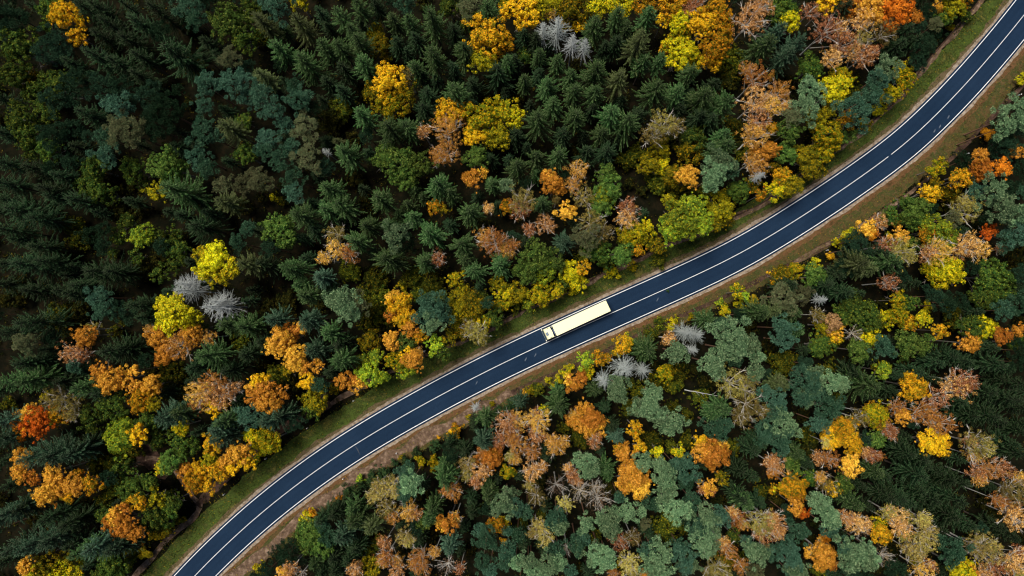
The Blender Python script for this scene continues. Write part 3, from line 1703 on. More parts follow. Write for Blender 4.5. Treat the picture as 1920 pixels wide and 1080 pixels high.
410 870 50 Wn
800 820 80 Wt
900 790 70 Wo
660 930 110 Pg
640 880 70 Pg
720 970 70 Pg
600 960 50 Pg
120 960 80 Pg
140 1030 60 Pg
270 1000 100 Pg
360 980 60 Pg
30 980 60 Pg
230 1060 60 Pg
430 1040 60 Pb
870 970 90 Wy
900 1040 70 Wy
830 1010 50 Bm
1080 930 120 Pg
1150 880 60 Pg
1060 1010 80 Pg
1000 880 70 Pb
1090 1060 60 Pg
1290 920 100 Pb
1330 980 80 Pg
1250 850 70 Pb
1300 1000 60 Pb
1420 800 110 Pg
1480 850 80 Pg
1380 740 80 Pb
1500 760 60 Pg
1620 880 70 Wa
1580 830 60 Wt
1690 640 80 Wa
1730 690 50 Wa
1650 600 50 Wt
1660 780 60 Bo
1860 680 110 Wo
1880 760 80 Wt
1780 860 70 Pg
1850 920 90 Pg
1760 820 50 Pb
1900 880 60 Pg
1540 1030 110 Wo
1600 960 80 Bm
1480 1060 60 Wo
1720 1000 70 Wa
1700 940 60 Um
1800 1050 70 Po
1800 130 100 Sd
1860 80 100 Sd
1700 280 100 Sd
1700 480 100 Sd
1750 520 90 Sm
1860 430 70 Um
1660 110 60 Um
1870 60 60 Pb
1910 20 60 Pb
760 1060 50 Wa
570 1060 60 Sd
990 1060 40 Ba
80 680 50 Um
620 780 50 Um
660 140 50 Sd
220 620 40 Um
1100 790 60 Ud
T 1440 810
70 60 110 Pb
100 120 70 Pb
200 160 80 Sm
170 260 80 Bg
50 250 90 Wt
20 220 60 Wt
40 310 50 Ba
290 40 80 Um
480 40 90 Bw
600 50 90 Bw
640 110 70 Bw
540 20 60 Bw
440 80 50 Wy
460 200 80 Wa
380 190 60 Wt
620 250 80 Ba
600 290 60 Wa
780 180 70 Wt
740 150 50 Wt
830 180 40 Wa
920 10 60 Wt
810 60 70 Bg
1120 190 120 Sd
1020 150 100 Sd
1150 240 80 Sd
1110 310 110 Sd
850 320 90 Sd
780 290 80 Sm
1230 90 100 Bw
1300 110 70 Bw
1160 70 60 Bw
1300 50 60 Bw
1560 90 120 Wo
1620 110 80 Wo
1500 60 60 Wt
1840 150 100 Sd
1800 80 80 Sd
1570 300 80 Wt
1660 280 90 Wa
1750 270 80 Wt
1580 350 60 Wa
1540 180 60 Wa
1420 370 100 Sd
1330 350 100 Sd
1260 280 80 Sd
180 410 90 Bw
240 390 60 Bw
120 420 60 By
210 490 70 Ba
210 560 60 Ba
270 610 50 Br
60 430 50 Bw
170 350 50 Wo
440 400 80 Wo
480 420 60 Bw
390 340 50 Wa
310 340 60 Bo
570 380 80 Bg
620 530 90 Sm
560 470 80 Sd
960 480 120 Sd
1030 520 90 Sd
880 470 90 Sd
1120 430 80 Sd
1210 490 100 Sd
1860 440 100 Wo
1800 540 90 Wa
1720 510 60 Wa
1860 640 120 Wt
1890 350 60 Wa
1780 420 50 Wo
370 530 90 Pg
430 600 90 Pg
340 500 60 Pg
470 640 70 Pg
40 690 110 Wt
30 640 60 Wt
80 740 60 Wt
220 740 90 Pb
460 720 80 Pb
650 680 90 Wt
580 640 70 Wt
720 690 60 Wt
700 730 60 Wn
960 630 90 Wt
1030 640 70 Wo
900 600 60 Wo
840 760 80 Bw
880 790 60 Bw
830 690 60 By
1000 720 80 Wt
1010 770 60 Wo
1170 650 60 Wy
1150 670 50 Wy
1170 800 100 Wy
1200 740 70 Wy
1080 900 80 Wy
1130 890 60 Wy
1040 870 50 Wy
1360 870 110 Pb
1390 920 80 Pb
1300 830 60 Pd
1600 820 90 Wy
1640 900 110 Wy
1540 870 70 Wy
1680 860 60 Wo
420 920 90 Ba
380 880 70 Wa
470 960 70 Ba
320 900 50 Ba
400 970 70 Ba
420 790 50 Br
400 1040 70 Um
640 890 110 Pg
700 950 90 Pg
740 860 70 Pg
600 960 70 Pg
770 940 60 Pg
570 860 60 Pb
860 930 70 Wn
160 920 100 Pb
200 960 60 Pb
130 860 70 Pb
230 1040 90 Pg
30 900 80 Pb
160 1050 60 Pb
600 1050 80 Pd
950 1040 90 Pd
1160 1040 90 Wa
1210 1000 50 Wt
1110 970 50 Bm
1460 1040 100 By
1500 1010 60 Bw
1520 1060 50 Ba
1420 1010 60 By
1700 1010 80 Wt
1800 1010 60 Wa
1860 970 100 Wt
1880 900 60 Wt
1620 1050 70 Wt
1880 1060 60 Wo
1400 500 100 Sd
1350 620 110 Sd
1480 680 100 Sd
1700 700 80 Sd
1640 400 70 Sd
1280 430 70 Sd
1000 1030 60 Sd
1300 730 60 Sd
1800 770 80 Sd
750 560 60 Sd
320 130 70 Ud
60 510 60 Ud
350 680 40 Ud
700 400 60 Sd
1420 200 60 Sd
1100 560 60 Sd
1500 800 50 Um
"""
# ------------------------------------------------------------------ ground, road, verges
def ground_mat(name, cols, scale=0.6, fine=9.0, rough=.95, bump=.35):
    """natural ground: three colours in soft patches, with grain"""
    m, nt, N, L = new_mat(name)
    out = N.new('ShaderNodeOutputMaterial'); p = N.new('ShaderNodeBsdfPrincipled')
    g = N.new('ShaderNodeNewGeometry')
    n1 = N.new('ShaderNodeTexNoise'); n1.inputs['Scale'].default_value = scale; n1.inputs['Detail'].default_value = 8; n1.inputs['Roughness'].default_value = .65
    n2 = N.new('ShaderNodeTexNoise'); n2.inputs['Scale'].default_value = fine; n2.inputs['Detail'].default_value = 4
    L.new(g.outputs['Position'], n1.inputs['Vector']); L.new(g.outputs['Position'], n2.inputs['Vector'])
    cr = N.new('ShaderNodeValToRGB'); el = cr.color_ramp.elements
    while len(el) < len(cols): el.new(.5)
    for i, c in enumerate(cols):
        el[i].position = .34 + .32*i/(len(cols)-1); el[i].color = tuple(c)+(1,)
    L.new(n1.outputs[0], cr.inputs[0])
    mr = N.new('ShaderNodeMapRange'); mr.inputs[1].default_value = .3; mr.inputs[2].default_value = .7; mr.inputs[3].default_value = .55; mr.inputs[4].default_value = 1.45
    L.new(n2.outputs[0], mr.inputs[0])
    h = N.new('ShaderNodeHueSaturation'); L.new(cr.outputs[0], h.inputs['Color']); L.new(mr.outputs[0], h.inputs['Value'])
    L.new(h.outputs[0], p.inputs['Base Color'])
    b = N.new('ShaderNodeBump'); b.inputs['Strength'].default_value = bump; b.inputs['Distance'].default_value = .15
    L.new(n2.outputs[0], b.inputs['Height']); L.new(b.outputs[0], p.inputs['Normal'])
    p.inputs['Roughness'].default_value = rough; p.inputs['Specular IOR Level'].default_value = .03
    L.new(p.outputs[0], out.inputs[0])
    return m

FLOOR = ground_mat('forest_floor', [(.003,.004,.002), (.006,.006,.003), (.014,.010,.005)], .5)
GRASS = ground_mat('verge_grass', [(.028,.044,.010), (.056,.082,.016), (.038,.052,.013), (.120,.105,.028)], .35, 7)
DRYGRASS = ground_mat('dry_verge', [(.040,.042,.015), (.090,.058,.024), (.040,.052,.015), (.12,.072,.036)], .45, 7)
GRAVEL = ground_mat('gravel', [(.15,.105,.070), (.24,.19,.145), (.34,.285,.225)], 1.3, 14)
SOIL = ground_mat('bare_soil', [(.060,.040,.026), (.115,.074,.050), (.23,.16,.115)], .9, 10)
DARKSOIL = ground_mat('dark_soil', [(.022,.014,.010), (.05,.030,.022), (.09,.052,.038)], .9, 10)  # darker browns than the bare soil

S = 1500.0
me = mesh_from('ground', [(-S,-S,0),(S,-S,0),(S,S,0),(-S,S,0)], [(0,1,2,3)], FLOOR)
tag(link('ground', me), kind='structure')

# centre line read off the aerial view, carried on beyond the frame
cpx = [(110,1395),(190,1290),(270,1187),(362,1080),(480,967),(600,875.5),(700,811),(830,738),(960,671.5),(1105,605.5),(1250,541),
       (1350,495),(1440,446.5),(1560,369),(1630,320),(1703,266),(1770,200),(1830,137),(1920,29),(1975,-45),(2030,-130),(2085,-225),(2130,-330)]
CP = [at(x, y) for x, y in cpx]
def catmull(P, n=10):
    out = []
    for i in range(len(P)-1):
        p0 = P[max(i-1,0)]; p1 = P[i]; p2 = P[i+1]; p3 = P[min(i+2,len(P)-1)]
        for k in range(n):
            t = k/n
            out.append(.5*((2*p1)+(p2-p0)*t+(2*p0-5*p1+4*p2-p3)*t*t+(3*p1-p0-3*p2+p3)*t**3))
    out.append(P[-1].copy())
    return out
def smooth(P, it):
    P = [p.copy() for p in P]
    for _ in range(it):
        Q = [P[0]]+[(P[i-1]+2*P[i]+P[i+1])/4 for i in range(1, len(P)-1)]+[P[-1]]
        P = Q
    return P
CL = smooth(catmull(CP), 60)
_l = [0.0]
for i in range(1, len(CL)): _l.append(_l[-1]+(CL[i]-CL[i-1]).length)
ROAD_LEN = _l[-1]
_cl = np.array([[p.x, p.y] for p in CL]); _la = np.array(_l)
M = int(ROAD_LEN/0.8)
ss = np.linspace(0, ROAD_LEN, M)
RX = np.interp(ss, _la, _cl[:,0]); RY = np.interp(ss, _la, _cl[:,1])
TX = np.gradient(RX, ss); TY = np.gradient(RY, ss); _n = np.hypot(TX, TY); TX /= _n; TY /= _n
NX, NY = -TY, TX                       # left normal = upper left side of the road
def road_off(x, y):
    """signed distance of points from the centre line"""
    x = np.atleast_1d(x); y = np.atleast_1d(y)
    d2 = (x[:,None]-RX[None])**2 + (y[:,None]-RY[None])**2
    k = d2.argmin(1)
    return (x-RX[k])*NX[k] + (y-RY[k])*NY[k], k

def wob(amp, wl, seed, n=M):
    r = np.random.RandomState(seed)
    step = max(1, int(wl/0.8/2)); k = n//step+3
    a = np.interp(np.arange(n), np.arange(k)*step, r.uniform(-1, 1, k))
    k2 = n//max(1, step//4)+3
    b = np.interp(np.arange(n), np.arange(k2)*max(1, step//4), r.uniform(-1, 1, k2))
    c = r.uniform(-1, 1, n); c = np.convolve(c, np.ones(2)/2, 'same')
    a = np.convolve(a, np.hanning(7)/np.hanning(7).sum(), 'same')
    return amp*(a*.6+b*.35+c*.25)

def strip(name, o0, o1, z, mat, w0=0, w1=0, thick=0, i0=0, i1=None, kind='structure'):
    i1 = M if i1 is None else i1
    a = (o0 + (w0 if np.ndim(w0) else np.zeros(M)+w0))[i0:i1]; b = (o1 + (w1 if np.ndim(w1) else np.zeros(M)+w1))[i0:i1]
    x, y, nx, ny = RX[i0:i1], RY[i0:i1], NX[i0:i1], NY[i0:i1]
    A = np.stack([x+nx*a, y+ny*a, np.full_like(x, z)], 1); B = np.stack([x+nx*b, y+ny*b, np.full_like(x, z)], 1)
    n = len(A)
    V = [A, B]; F = [(i, i+1, n+i+1, n+i) for i in range(n-1)]
    if thick:
        A2 = A.copy(); B2 = B.copy(); A2[:,2] -= thick; B2[:,2] -= thick
        V += [A2, B2]
        F += [(i+1, i, 2*n+i, 2*n+i+1) for i in range(n-1)] + [(n+i, n+i+1, 3*n+i+1, 3*n+i) for i in range(n-1)]
    F = np.array(F)
    o = link(name, mesh_from(name, np.concatenate(V), F, mat))
    return tag(o, kind=kind)

# verges (left normal: upper-left = positive offsets)
strip('grass_verge', 3.9, 8.9, .020, GRASS, w1=wob(.6, 12, 1))
strip('dry_grass_verge', -8.8, -3.9, .020, DRYGRASS, w0=wob(.8, 12, 2))
strip('gravel_shoulder', 3.6, 4.55, .030, GRAVEL, w1=wob(.30, 5, 3))
strip('gravel_shoulder', -4.55, -3.6, .030, GRAVEL, w0=wob(.30, 5, 4))
SANDY = ground_mat('sandy_edge', [(.050,.046,.018), (.115,.082,.046), (.055,.060,.020)], .8, 10)
strip('sandy_verge_edge', 4.4, 5.3, .025, SANDY, w1=wob(.55, 7, 5))
RUST = ground_mat('rusty_grass', [(.060,.036,.016), (.13,.066,.030), (.055,.050,.018)], .7, 10)
strip('rusty_verge_edge', -5.5, -4.4, .025, RUST, w0=wob(.5, 7, 6))

def asphalt():
    m, nt, N, L = new_mat('asphalt')
    out = N.new('ShaderNodeOutputMaterial'); p = N.new('ShaderNodeBsdfPrincipled'); g = N.new('ShaderNodeNewGeometry')
    n1 = N.new('ShaderNodeTexNoise'); n1.inputs['Scale'].default_value = .12; n1.inputs['Detail'].default_value = 5
    n2 = N.new('ShaderNodeTexNoise'); n2.inputs['Scale'].default_value = 6; n2.inputs['Detail'].default_value = 3
    L.new(g.outputs['Position'], n1.inputs['Vector']); L.new(g.outputs['Position'], n2.inputs['Vector'])
    at_ = N.new('ShaderNodeAttribute'); at_.attribute_name = 'lane'
    # wheel paths: slightly paler polished bands along the lanes
    mx = N.new('ShaderNodeMix'); mx.data_type = 'RGBA'
    mx.inputs[6].default_value = (.0052,.0160,.038,1); mx.inputs[7].default_value = (.0105,.0262,.056,1)
    ad = N.new('ShaderNodeMath'); ad.operation = 'MULTIPLY_ADD'; ad.inputs[1].default_value = .35
    L.new(at_.outputs['Fac'], ad.inputs[0]); 
    mr = N.new('ShaderNodeMapRange'); mr.inputs[1].default_value = .3; mr.inputs[2].default_value = .7
    L.new(n1.outputs[0], mr.inputs[0])
    m2 = N.new('ShaderNodeMath'); m2.operation = 'MULTIPLY'; m2.inputs[1].default_value = .6
    L.new(mr.outputs[0], m2.inputs[0]); L.new(m2.outputs[0], ad.inputs[2])
    L.new(ad.outputs[0], mx.inputs[0])
    mr2 = N.new('ShaderNodeMapRange'); mr2.inputs[1].default_value = .25; mr2.inputs[2].default_value = .75; mr2.inputs[3].default_value = .75; mr2.inputs[4].default_value = 1.25
    L.new(n2.outputs[0], mr2.inputs[0])
    h = N.new('ShaderNodeHueSaturation'); L.new(mx.outputs[2], h.inputs['Color']); L.new(mr2.outputs[0], h.inputs['Value'])
    L.new(h.outputs[0], p.inputs['Base Color'])
    p.inputs['Roughness'].default_value = .9; p.inputs['Specular IOR Level'].default_value = .1
    L.new(p.outputs[0], out.inputs[0])
    return m
ASPH = asphalt()
# carriageway in twelve lengthwise lanes of vertices so the wheel paths can be worn
offs = np.array([-3.80,-3.0,-2.55,-1.8,-1.05,-.6,0,.6,1.05,1.8,2.55,3.0,3.80])
worn = np.array([0,.3,1,.2,1,.3,0,.3,1,.2,1,.3,0])
V = []; 
for o_ in offs:
    V.append(np.stack([RX+NX*o_, RY+NY*o_, np.full(M, .14-abs(o_)*.012)], 1))
for o_ in (-3.95, 3.95):
    V.append(np.stack([RX+NX*o_, RY+NY*o_, np.full(M, .0)], 1))
K = len(offs)
F = []
for k in range(K-1): F += [(k*M+i, (k)*M+i+1, (k+1)*M+i+1, (k+1)*M+i)[::-1] for i in range(M-1)]
F += [(K*M+i, K*M+i+1, i+1, i)[::-1] for i in range(M-1)]
F += [((K-1)*M+i, (K-1)*M+i+1, (K+1)*M+i+1, (K+1)*M+i)[::-1] for i in range(M-1)]
me = mesh_from('road', np.concatenate(V), np.array(F), ASPH)
a_ = me.attributes.new('lane', 'FLOAT', 'POINT')
a_.data.foreach_set('value', np.concatenate([np.repeat(worn, M), np.zeros(2*M)]).astype(np.float32))
tag(link('road', me), kind='structure')
def paint_mat():
    return plain('road_paint', (.72,.75,.78), .7, scale=2.5, var=.45)
PAINT = paint_mat()
def zroad(o): return .14-abs(o)*.012+.006
strip('edge_line', 3.37, 3.52, zroad(3.36), PAINT)
strip('edge_line', -3.52, -3.37, zroad(3.36), PAINT)
# centre line, one short break where the photo shows it
gx = at(1669, 296); _, gk = road_off(np.array([gx.x]), np.array([gx.y])); gk = int(gk[0])
strip('centre_line', -.062, .062, zroad(.0), PAINT, i0=0, i1=gk+1)
strip('centre_line', -.062, .062, zroad(.0), PAINT, i0=gk+1)
# marks on the asphalt
TAR = plain('tar', (.006,.013,.03), .5)
SMUDGE = plain('pale_smudge', (.075,.095,.13), .8)
def blotch(name, pts, w, mat, z):
    P = [at(x, y) for x, y in pts]; g = Geo()
    n = len(P); vs = []
    for i, p in enumerate(P):
        d = (P[min(i+1,n-1)]-P[max(i-1,0)]).normalized(); nn = Vector((-d.y, d.x, 0))
        ww = w*rnd.uniform(.5, 1.1)*(0.35 if i in (0, n-1) else 1)
        vs += [p+nn*ww, p-nn*ww]
    for v in vs: v.z = z
    fs = [(2*i, 2*i+1, 2*i+3, 2*i+2) for i in range(n-1)]
    o = link(name, mesh_from(name, vs, fs, mat)); tag(o, kind='structure')
blotch('tar_seam', [(666,835),(668,839),(671,843),(673,848),(675,852)], .13, TAR, .136)
for x, y in ((1004,666),(894,718),(1233,562),(1778,220),(1752,246),(1762,238),(986,674)):
    blotch('road_smudge', [(x-2,y+3),(x-1,y+1),(x+.5,y-1.5),(x+1,y-4)], .16, SMUDGE, .1335)

# earth tracks along the wood's edge
def ribbon(name, pts, w, z, mat, seed=1, sm=6):
    P = smooth(catmull([at(x, y) for x, y in pts], 12), sm)
    n = len(P); r = np.random.RandomState(seed)
    wa = np.interp(np.arange(n), np.arange(0, n+6, 4), r.uniform(-.35, .35, len(np.arange(0, n+6, 4))))*w
    wb = np.interp(np.arange(n), np.arange(0, n+6, 4), r.uniform(-.35, .35, len(np.arange(0, n+6, 4))))*w
    vs = []
    for i, p in enumerate(P):
        d = (P[min(i+1,n-1)]-P[max(i-1,0)]).normalized(); nn = Vector((-d.y, d.x, 0))
        vs += [p+nn*(w/2+wa[i]), p-nn*(w/2+wb[i])]
    for v in vs: v.z = z
    return tag(link(name, mesh_from(name, vs, [(2*i, 2*i+1, 2*i+3, 2*i+2) for i in range(n-1)], mat)), kind='structure')
up_track = [(250,1085),(300,1027),(355,975),(372,950),(362,930),(335,890),(300,862),(272,858)]
up_track2 = [(372,950),(392,925),(430,888),(475,850),(530,805),(620,757),(700,712),(770,680),(850,645),(880,637),(915,620),(960,595),(997,575),(1037,560),(1097,535),(1135,512),(1185,492),(1245,462),(1305,440),(1372,410),(1435,380),(1505,328),(1565,284),(1600,262),(1652,217),(1692,180),(1727,135),(1750,107),(1802,47),(1840,0),(1880,-60)]
lo_track = [(350,1165),(410,1110),(480,1047),(562,974),(620,930),(670,893),(730,858),(805,816),(905,766),(960,738)]
lo_track2 = [(960,738),(1050,697),(1150,650),(1260,600),(1370,553),(1487,492),(1565,450),(1677,382),(1717,352),(1770,310),(1815,265),(1870,210),(1915,162),(1960,110)]
ribbon('earth_track', up_track, 1.3, .036, SOIL, 3)
ribbon('earth_track', up_track2[:6], 1.5, .040, DARKSOIL, 4)
ribbon('earth_track', up_track2[5:], 1.05, .044, SOIL, 5)
ribbon('wheel_rut', [(x-2,y-1.5) for x,y in up_track2[7:]], .35, .050, DARKSOIL, 6)
ribbon('earth_track', lo_track, 2.5, .036, SOIL, 7)
ribbon('earth_track', lo_track2, 1.0, .040, DARKSOIL, 8)
ribbon('earth_track', lo_track2[5:9], .9, .048, SOIL, 9)
ribbon('forest_clearing', [(262,832),(275,850),(300,866),(322,884)], 4.5, .030, DARKSOIL, 10)
# ------------------------------------------------------------------ lorry
CREAM = plain('cream_paint', (.86,.84,.50), .35, scale=.8, var=.03)
WHITEP = plain('white_paint', (.80,.80,.68), .35, scale=2, var=.04)
GLASS = plain('dark_glass', (.010,.035,.055), .2, spec=.5, var=.1)
RUB = plain('tyre_rubber', (.02,.02,.022), .9)
STEEL = plain('dark_steel', (.05,.06,.08), .5, metal=.3)
ALU = plain('aluminium', (.45,.47,.50), .35, metal=.8)
HATCH = plain('tinted_hatch', (.13,.18,.24), .5)
RED = plain('red_lens', (.45,.02,.015), .3)
AMB = plain('clear_lens', (.7,.68,.6), .15)
BLUEU = plain('blue_grey_unit', (.12,.17,.30), .5)
a0 = at(1034.6,610.4,4.0); a1 = at(1043.7,630,4.0); b0 = at(1136,563.7,4.0); b1 = at(1145.6,582.5,4.0)
front = (a0+a1)/2; rear = (b0+b1)/2; ax = (front-rear); ax.z = 0; L_T = ax.length; ax.normalize()
truck = bpy.data.objects.new('articulated_lorry', None); col.objects.link(truck)
truck.location = (front.x, front.y, .115); truck.rotation_euler = (0, 0, math.atan2(ax.y, ax.x))
tag(truck, 'long cream articulated lorry driving in the upper lane of the road', 'lorry')
# local: +x forward, x=0 at the trailer's front face; y left
W = 1.275
g = Geo().box(-L_T, -.03, -W, W, 1.15, 3.90, .09)
trailer = g.build('trailer', CREAM, truck)
g = Geo().box(-L_T+.1, -.12, -W+.012, W-.012, 3.902, 3.925); g.build('roof_sheet', CREAM, trailer)
g = Geo()
for x in np.arange(-L_T+.6, -.5, 1.22): g.box(x, x+.05, -W+.04, W-.04, 3.925, 3.937)
g.build('roof_seam', CREAM, trailer)
for s in (-1, 1):
    Geo().box(-L_T-.03, -L_T-.002, .02 if s>0 else -W+.05, W-.05 if s>0 else -.02, 1.25, 3.78, .012).build('rear_door', WHITEP, trailer)
    Geo().box(-L_T-.06, -L_T-.033, s*1.05-.12, s*1.05+.12, 1.0, 1.14).build('tail_light', RED, trailer)
    Geo().box(-L_T+.05, -.1, s*W-.004 if s>0 else -W-.02, W+.02 if s>0 else -W+.004, 3.80, 3.87).build('side_rail', WHITEP, trailer)
    Geo().box(-9.0, -3.8, s*1.2-.02, s*1.2+.02, .55, 1.0, .01).build('side_guard', ALU, trailer)
    Geo().box(-2.7, -2.5, s*.8-.07, s*.8+.07, .1, 1.15).build('landing_leg', STEEL, trailer)
Geo().box(-L_T+.1, -.3, -.5, .5, .85, 1.15).build('chassis_rail', STEEL, trailer)
Geo().box(-L_T-.04, -L_T+.1, -1.2, 1.2, .45, .62).build('rear_bumper', STEEL, trailer)
Geo().box(-.028, .20, -.55, .75, 2.3, 3.72, .08).build('cooling_unit', BLUEU, trailer)
Geo().box(.202, .26, -.95, -.75, 1.5, 3.0, .02).build('air_line_rack', ALU, trailer)
def wheel(parent, x, y, r=.5, w=.32):
    g = Geo().tube((x, y-w/2, r), (x, y+w/2, r), r, r, 18)
    o = g.build('wheel', RUB, parent)
    s = 1 if y > 0 else -1
    Geo().tube((x, y+s*w/2+.002, r), (x, y+s*(w/2+.03), r), r*.55, r*.5, 14).build('rim', ALU, o)
for x in (-L_T+2.3, -L_T+3.6, -L_T+4.9):
    for s in (-1, 1): wheel(truck, x, s*1.06, .5, .36)
# tractor: gap 0.55, cab 2.15 long
X0 = .50; X1 = 2.36
Geo().box(-3.4, X1-.1, -.45, .45, .62, .92).build('tractor_frame', STEEL, truck)
prof = [(X0, .95), (X1-.02, .95), (X1+.16, 1.25), (X1+.14, 2.05), (X1-.20, 3.25), (X1-.30, 3.52), (X1-.62, 3.66), (X0+.35, 3.74), (X0, 3.66)]
cabm = Geo().prism(prof, -1.22, 1.22)
cab = cabm.build('cab', CREAM, truck)
bm_mod = cab.modifiers.new('soft_edges', 'BEVEL'); bm_mod.width = .09; bm_mod.segments = 3; bm_mod.limit_method = 'ANGLE'
def slab(pts, t, name, mat, parent):
    """thin plate through four corner points, t thick outward"""
    P = [Vector(p) for p in pts]; n = (P[1]-P[0]).cross(P[2]-P[0]).normalized()*t
    vs = P+[p+n for p in P]
    return link(name, mesh_from(name, vs, [(3,2,1,0),(4,5,6,7),(0,1,5,4),(1,2,6,5),(2,3,7,6),(3,0,4,7)], mat), parent)
slab([(X1+.155,-1.1,2.07),(X1+.155,1.1,2.07),(X1-.165,1.1,3.2),(X1-.165,-1.1,3.2)], .015, 'windscreen', GLASS, cab)
for s in (-1, 1):
    Geo().box(X0+.85, X1-.12, s*1.222-.01, s*1.222+.012, 1.05, 2.1, .008).build('door', WHITEP, cab)
    Geo().box(X0+.95, X1-.25, s*1.222-.008, s*1.222+.010, 2.12, 2.85).build('side_window', GLASS, cab)
    Geo().box(X1+.02, X1+.24, s*1.32-.14, s*1.32+.14, 2.15, 3.02, .05).build('mirror', WHITEP, cab)
    Geo().box(X1+.16, X1+.21, s*.88-.2, s*.88+.2, .72, .95, .02).build('headlight', AMB, cab)
    # side fairings curve back towards the trailer
    g = Geo().prism([(X0-.001, 1.1), (X0-.001, 3.62), (X0-.30, 3.45), (X0-.34, 1.1)], s*1.20-.02, s*1.20+.02)
    g.build('side_fairing', WHITEP, cab)
    Geo().tube((-1.2, s*1.0, .7), (.1, s*1.0, .7), .3, .3, 14).build('fuel_tank', ALU, truck)
    Geo().box(X0+.35, X0+.95, s*1.06-.045, s*1.06+.045, 3.742, 3.765).build('roof_rail', STEEL, cab)
Geo().box(X1-.95, X1-.38, -.36, .42, 3.72, 3.765, .02).build('roof_hatch', HATCH, cab)
# visor over the windscreen
Geo().box(X1-.12, X1+.20, -1.05, 1.05, 3.24, 3.29, .015).build('sun_visor', GLASS, cab)
Geo().box(X1+.08, X1+.22, -1.2, 1.2, .35, .80, .04).build('bumper', WHITEP, cab)
Geo().box(X1+.162, X1+.185, -.8, .8, 1.0, 1.85, .005).build('grille', STEEL, cab)
# curved rear edge of the cab roof fairing
g = Geo()
for i in range(12):
    y0 = -1.18+i*2.36/12; y1 = y0+2.36/12
    c = 1-((y0+y1)/2/1.18)**2
    g.box(X0-.02-.02+.16*(1-c), X0+.02+.16*(1-c)+.02, y0, y1, 3.70, 3.78)
g.build('roof_fairing_edge', WHITEP, cab)
for x, w in ((X1-.75, .32), (-1.15, .55)):
    for s in (-1, 1): wheel(truck, x if x > 0 else -1.75, s*(1.28-w/2-.02), .5, w)
# ------------------------------------------------------------------ plants: shapes
def quads(C, A, B):
    """diamond-like leaves: centre C, half axes A and B"""
    n = len(C)
    V = np.stack([C-A, C-B, C+A, C+B], 1).reshape(-1, 3)
    return V, np.arange(4*n).reshape(n, 4)
def rdir(n, r=rs):
    v = r.normal(size=(n, 3)); return v/np.linalg.norm(v, axis=1)[:,None]
def merge(parts):
    V = []; F = []; b = 0
    for v, f in parts:
        V.append(v); F.append(f+b); b += len(v)
    return np.concatenate(V), np.concatenate(F)

def leaf_clumps(cent, crad, per, size, flat=.55, r=rs, aspect=.62):
    """leaves through each clump, denser at its skin"""
    cnt_ = np.maximum(4, (per*(crad/crad.mean())**1.8).astype(int))
    k = np.repeat(np.arange(len(cent)), cnt_)
    d = rdir(len(k), r)
    rad = crad[k]*np.power(r.uniform(.15, 1, len(k)), .45)
    P = cent[k] + d*rad[:,None]*np.array([1, 1, .8])
    big = P/(np.linalg.norm(P, axis=1)[:,None]+.01)
    nrm = d*.75 + big*.5 + rdir(len(k), r)*.55 + np.array([0, 0, flat*.25]); nrm /= np.linalg.norm(nrm, axis=1)[:,None]
    t = np.cross(nrm, rdir(len(k), r)); t /= np.linalg.norm(t, axis=1)[:,None]
    b = np.cross(nrm, t)
    s = size*r.uniform(.6, 1.3, len(k))[:,None]
    return quads(P, t*s, b*s*aspect)

def dome_points(n, R, H, lo=-.35, r=rs, jit=.16):
    """points over the skin of an uneven dome"""
    i = np.arange(n)+.5
    z = lo+(1-lo)*(1-i/n); ph = i*2.399963+r.uniform(0, 6.28)
    q = np.sqrt(np.clip(1-z*z, 0, 1))
    P = np.stack([q*np.cos(ph), q*np.sin(ph), z], 1)
    lob = 1+.16*np.sin(ph*3+r.uniform(0,6))+.10*np.sin(ph*5+r.uniform(0,6))
    P *= (1+r.normal(size=n)*jit)[:,None]
    P[:,0] *= R*lob; P[:,1] *= R*lob; P[:,2] *= H
    return P

def crown_broad(R, seed, sparse=1.0, leaf=.142, hz=.85):
    r = np.random.RandomState(seed)
    n = int(14+15*R*R)
    cr = min(.40, .24+.06*R)
    C = dome_points(n, R*.84, R*hz*.84, -.45, r, .20)
    keep = r.rand(n) < .62
    C = C[keep]
    inner = rdir(int(n*.25), r)*R*.4
    C = np.concatenate([C, inner])
    crad = cr*np.exp(r.normal(size=len(C))*.36)
    per = int(84*sparse*(cr/.5)**2)
    return leaf_clumps(C, crad, per, leaf, r=r)

def crown_birch(R, seed, dens=1.0):
    """fine hanging sprays round ascending limbs"""
    r = np.random.RandomState(seed)
    n = int(14+9*R*R)
    C = dome_points(n, R*.86, R*1.15, -.6, r, .22)
    C = np.concatenate([C, rdir(n//3, r)*R*.5])
    crad = .42*r.uniform(.6, 1.3, len(C))
    return leaf_clumps(C, crad, int(33*dens), .088, flat=.2, r=r, aspect=.7)

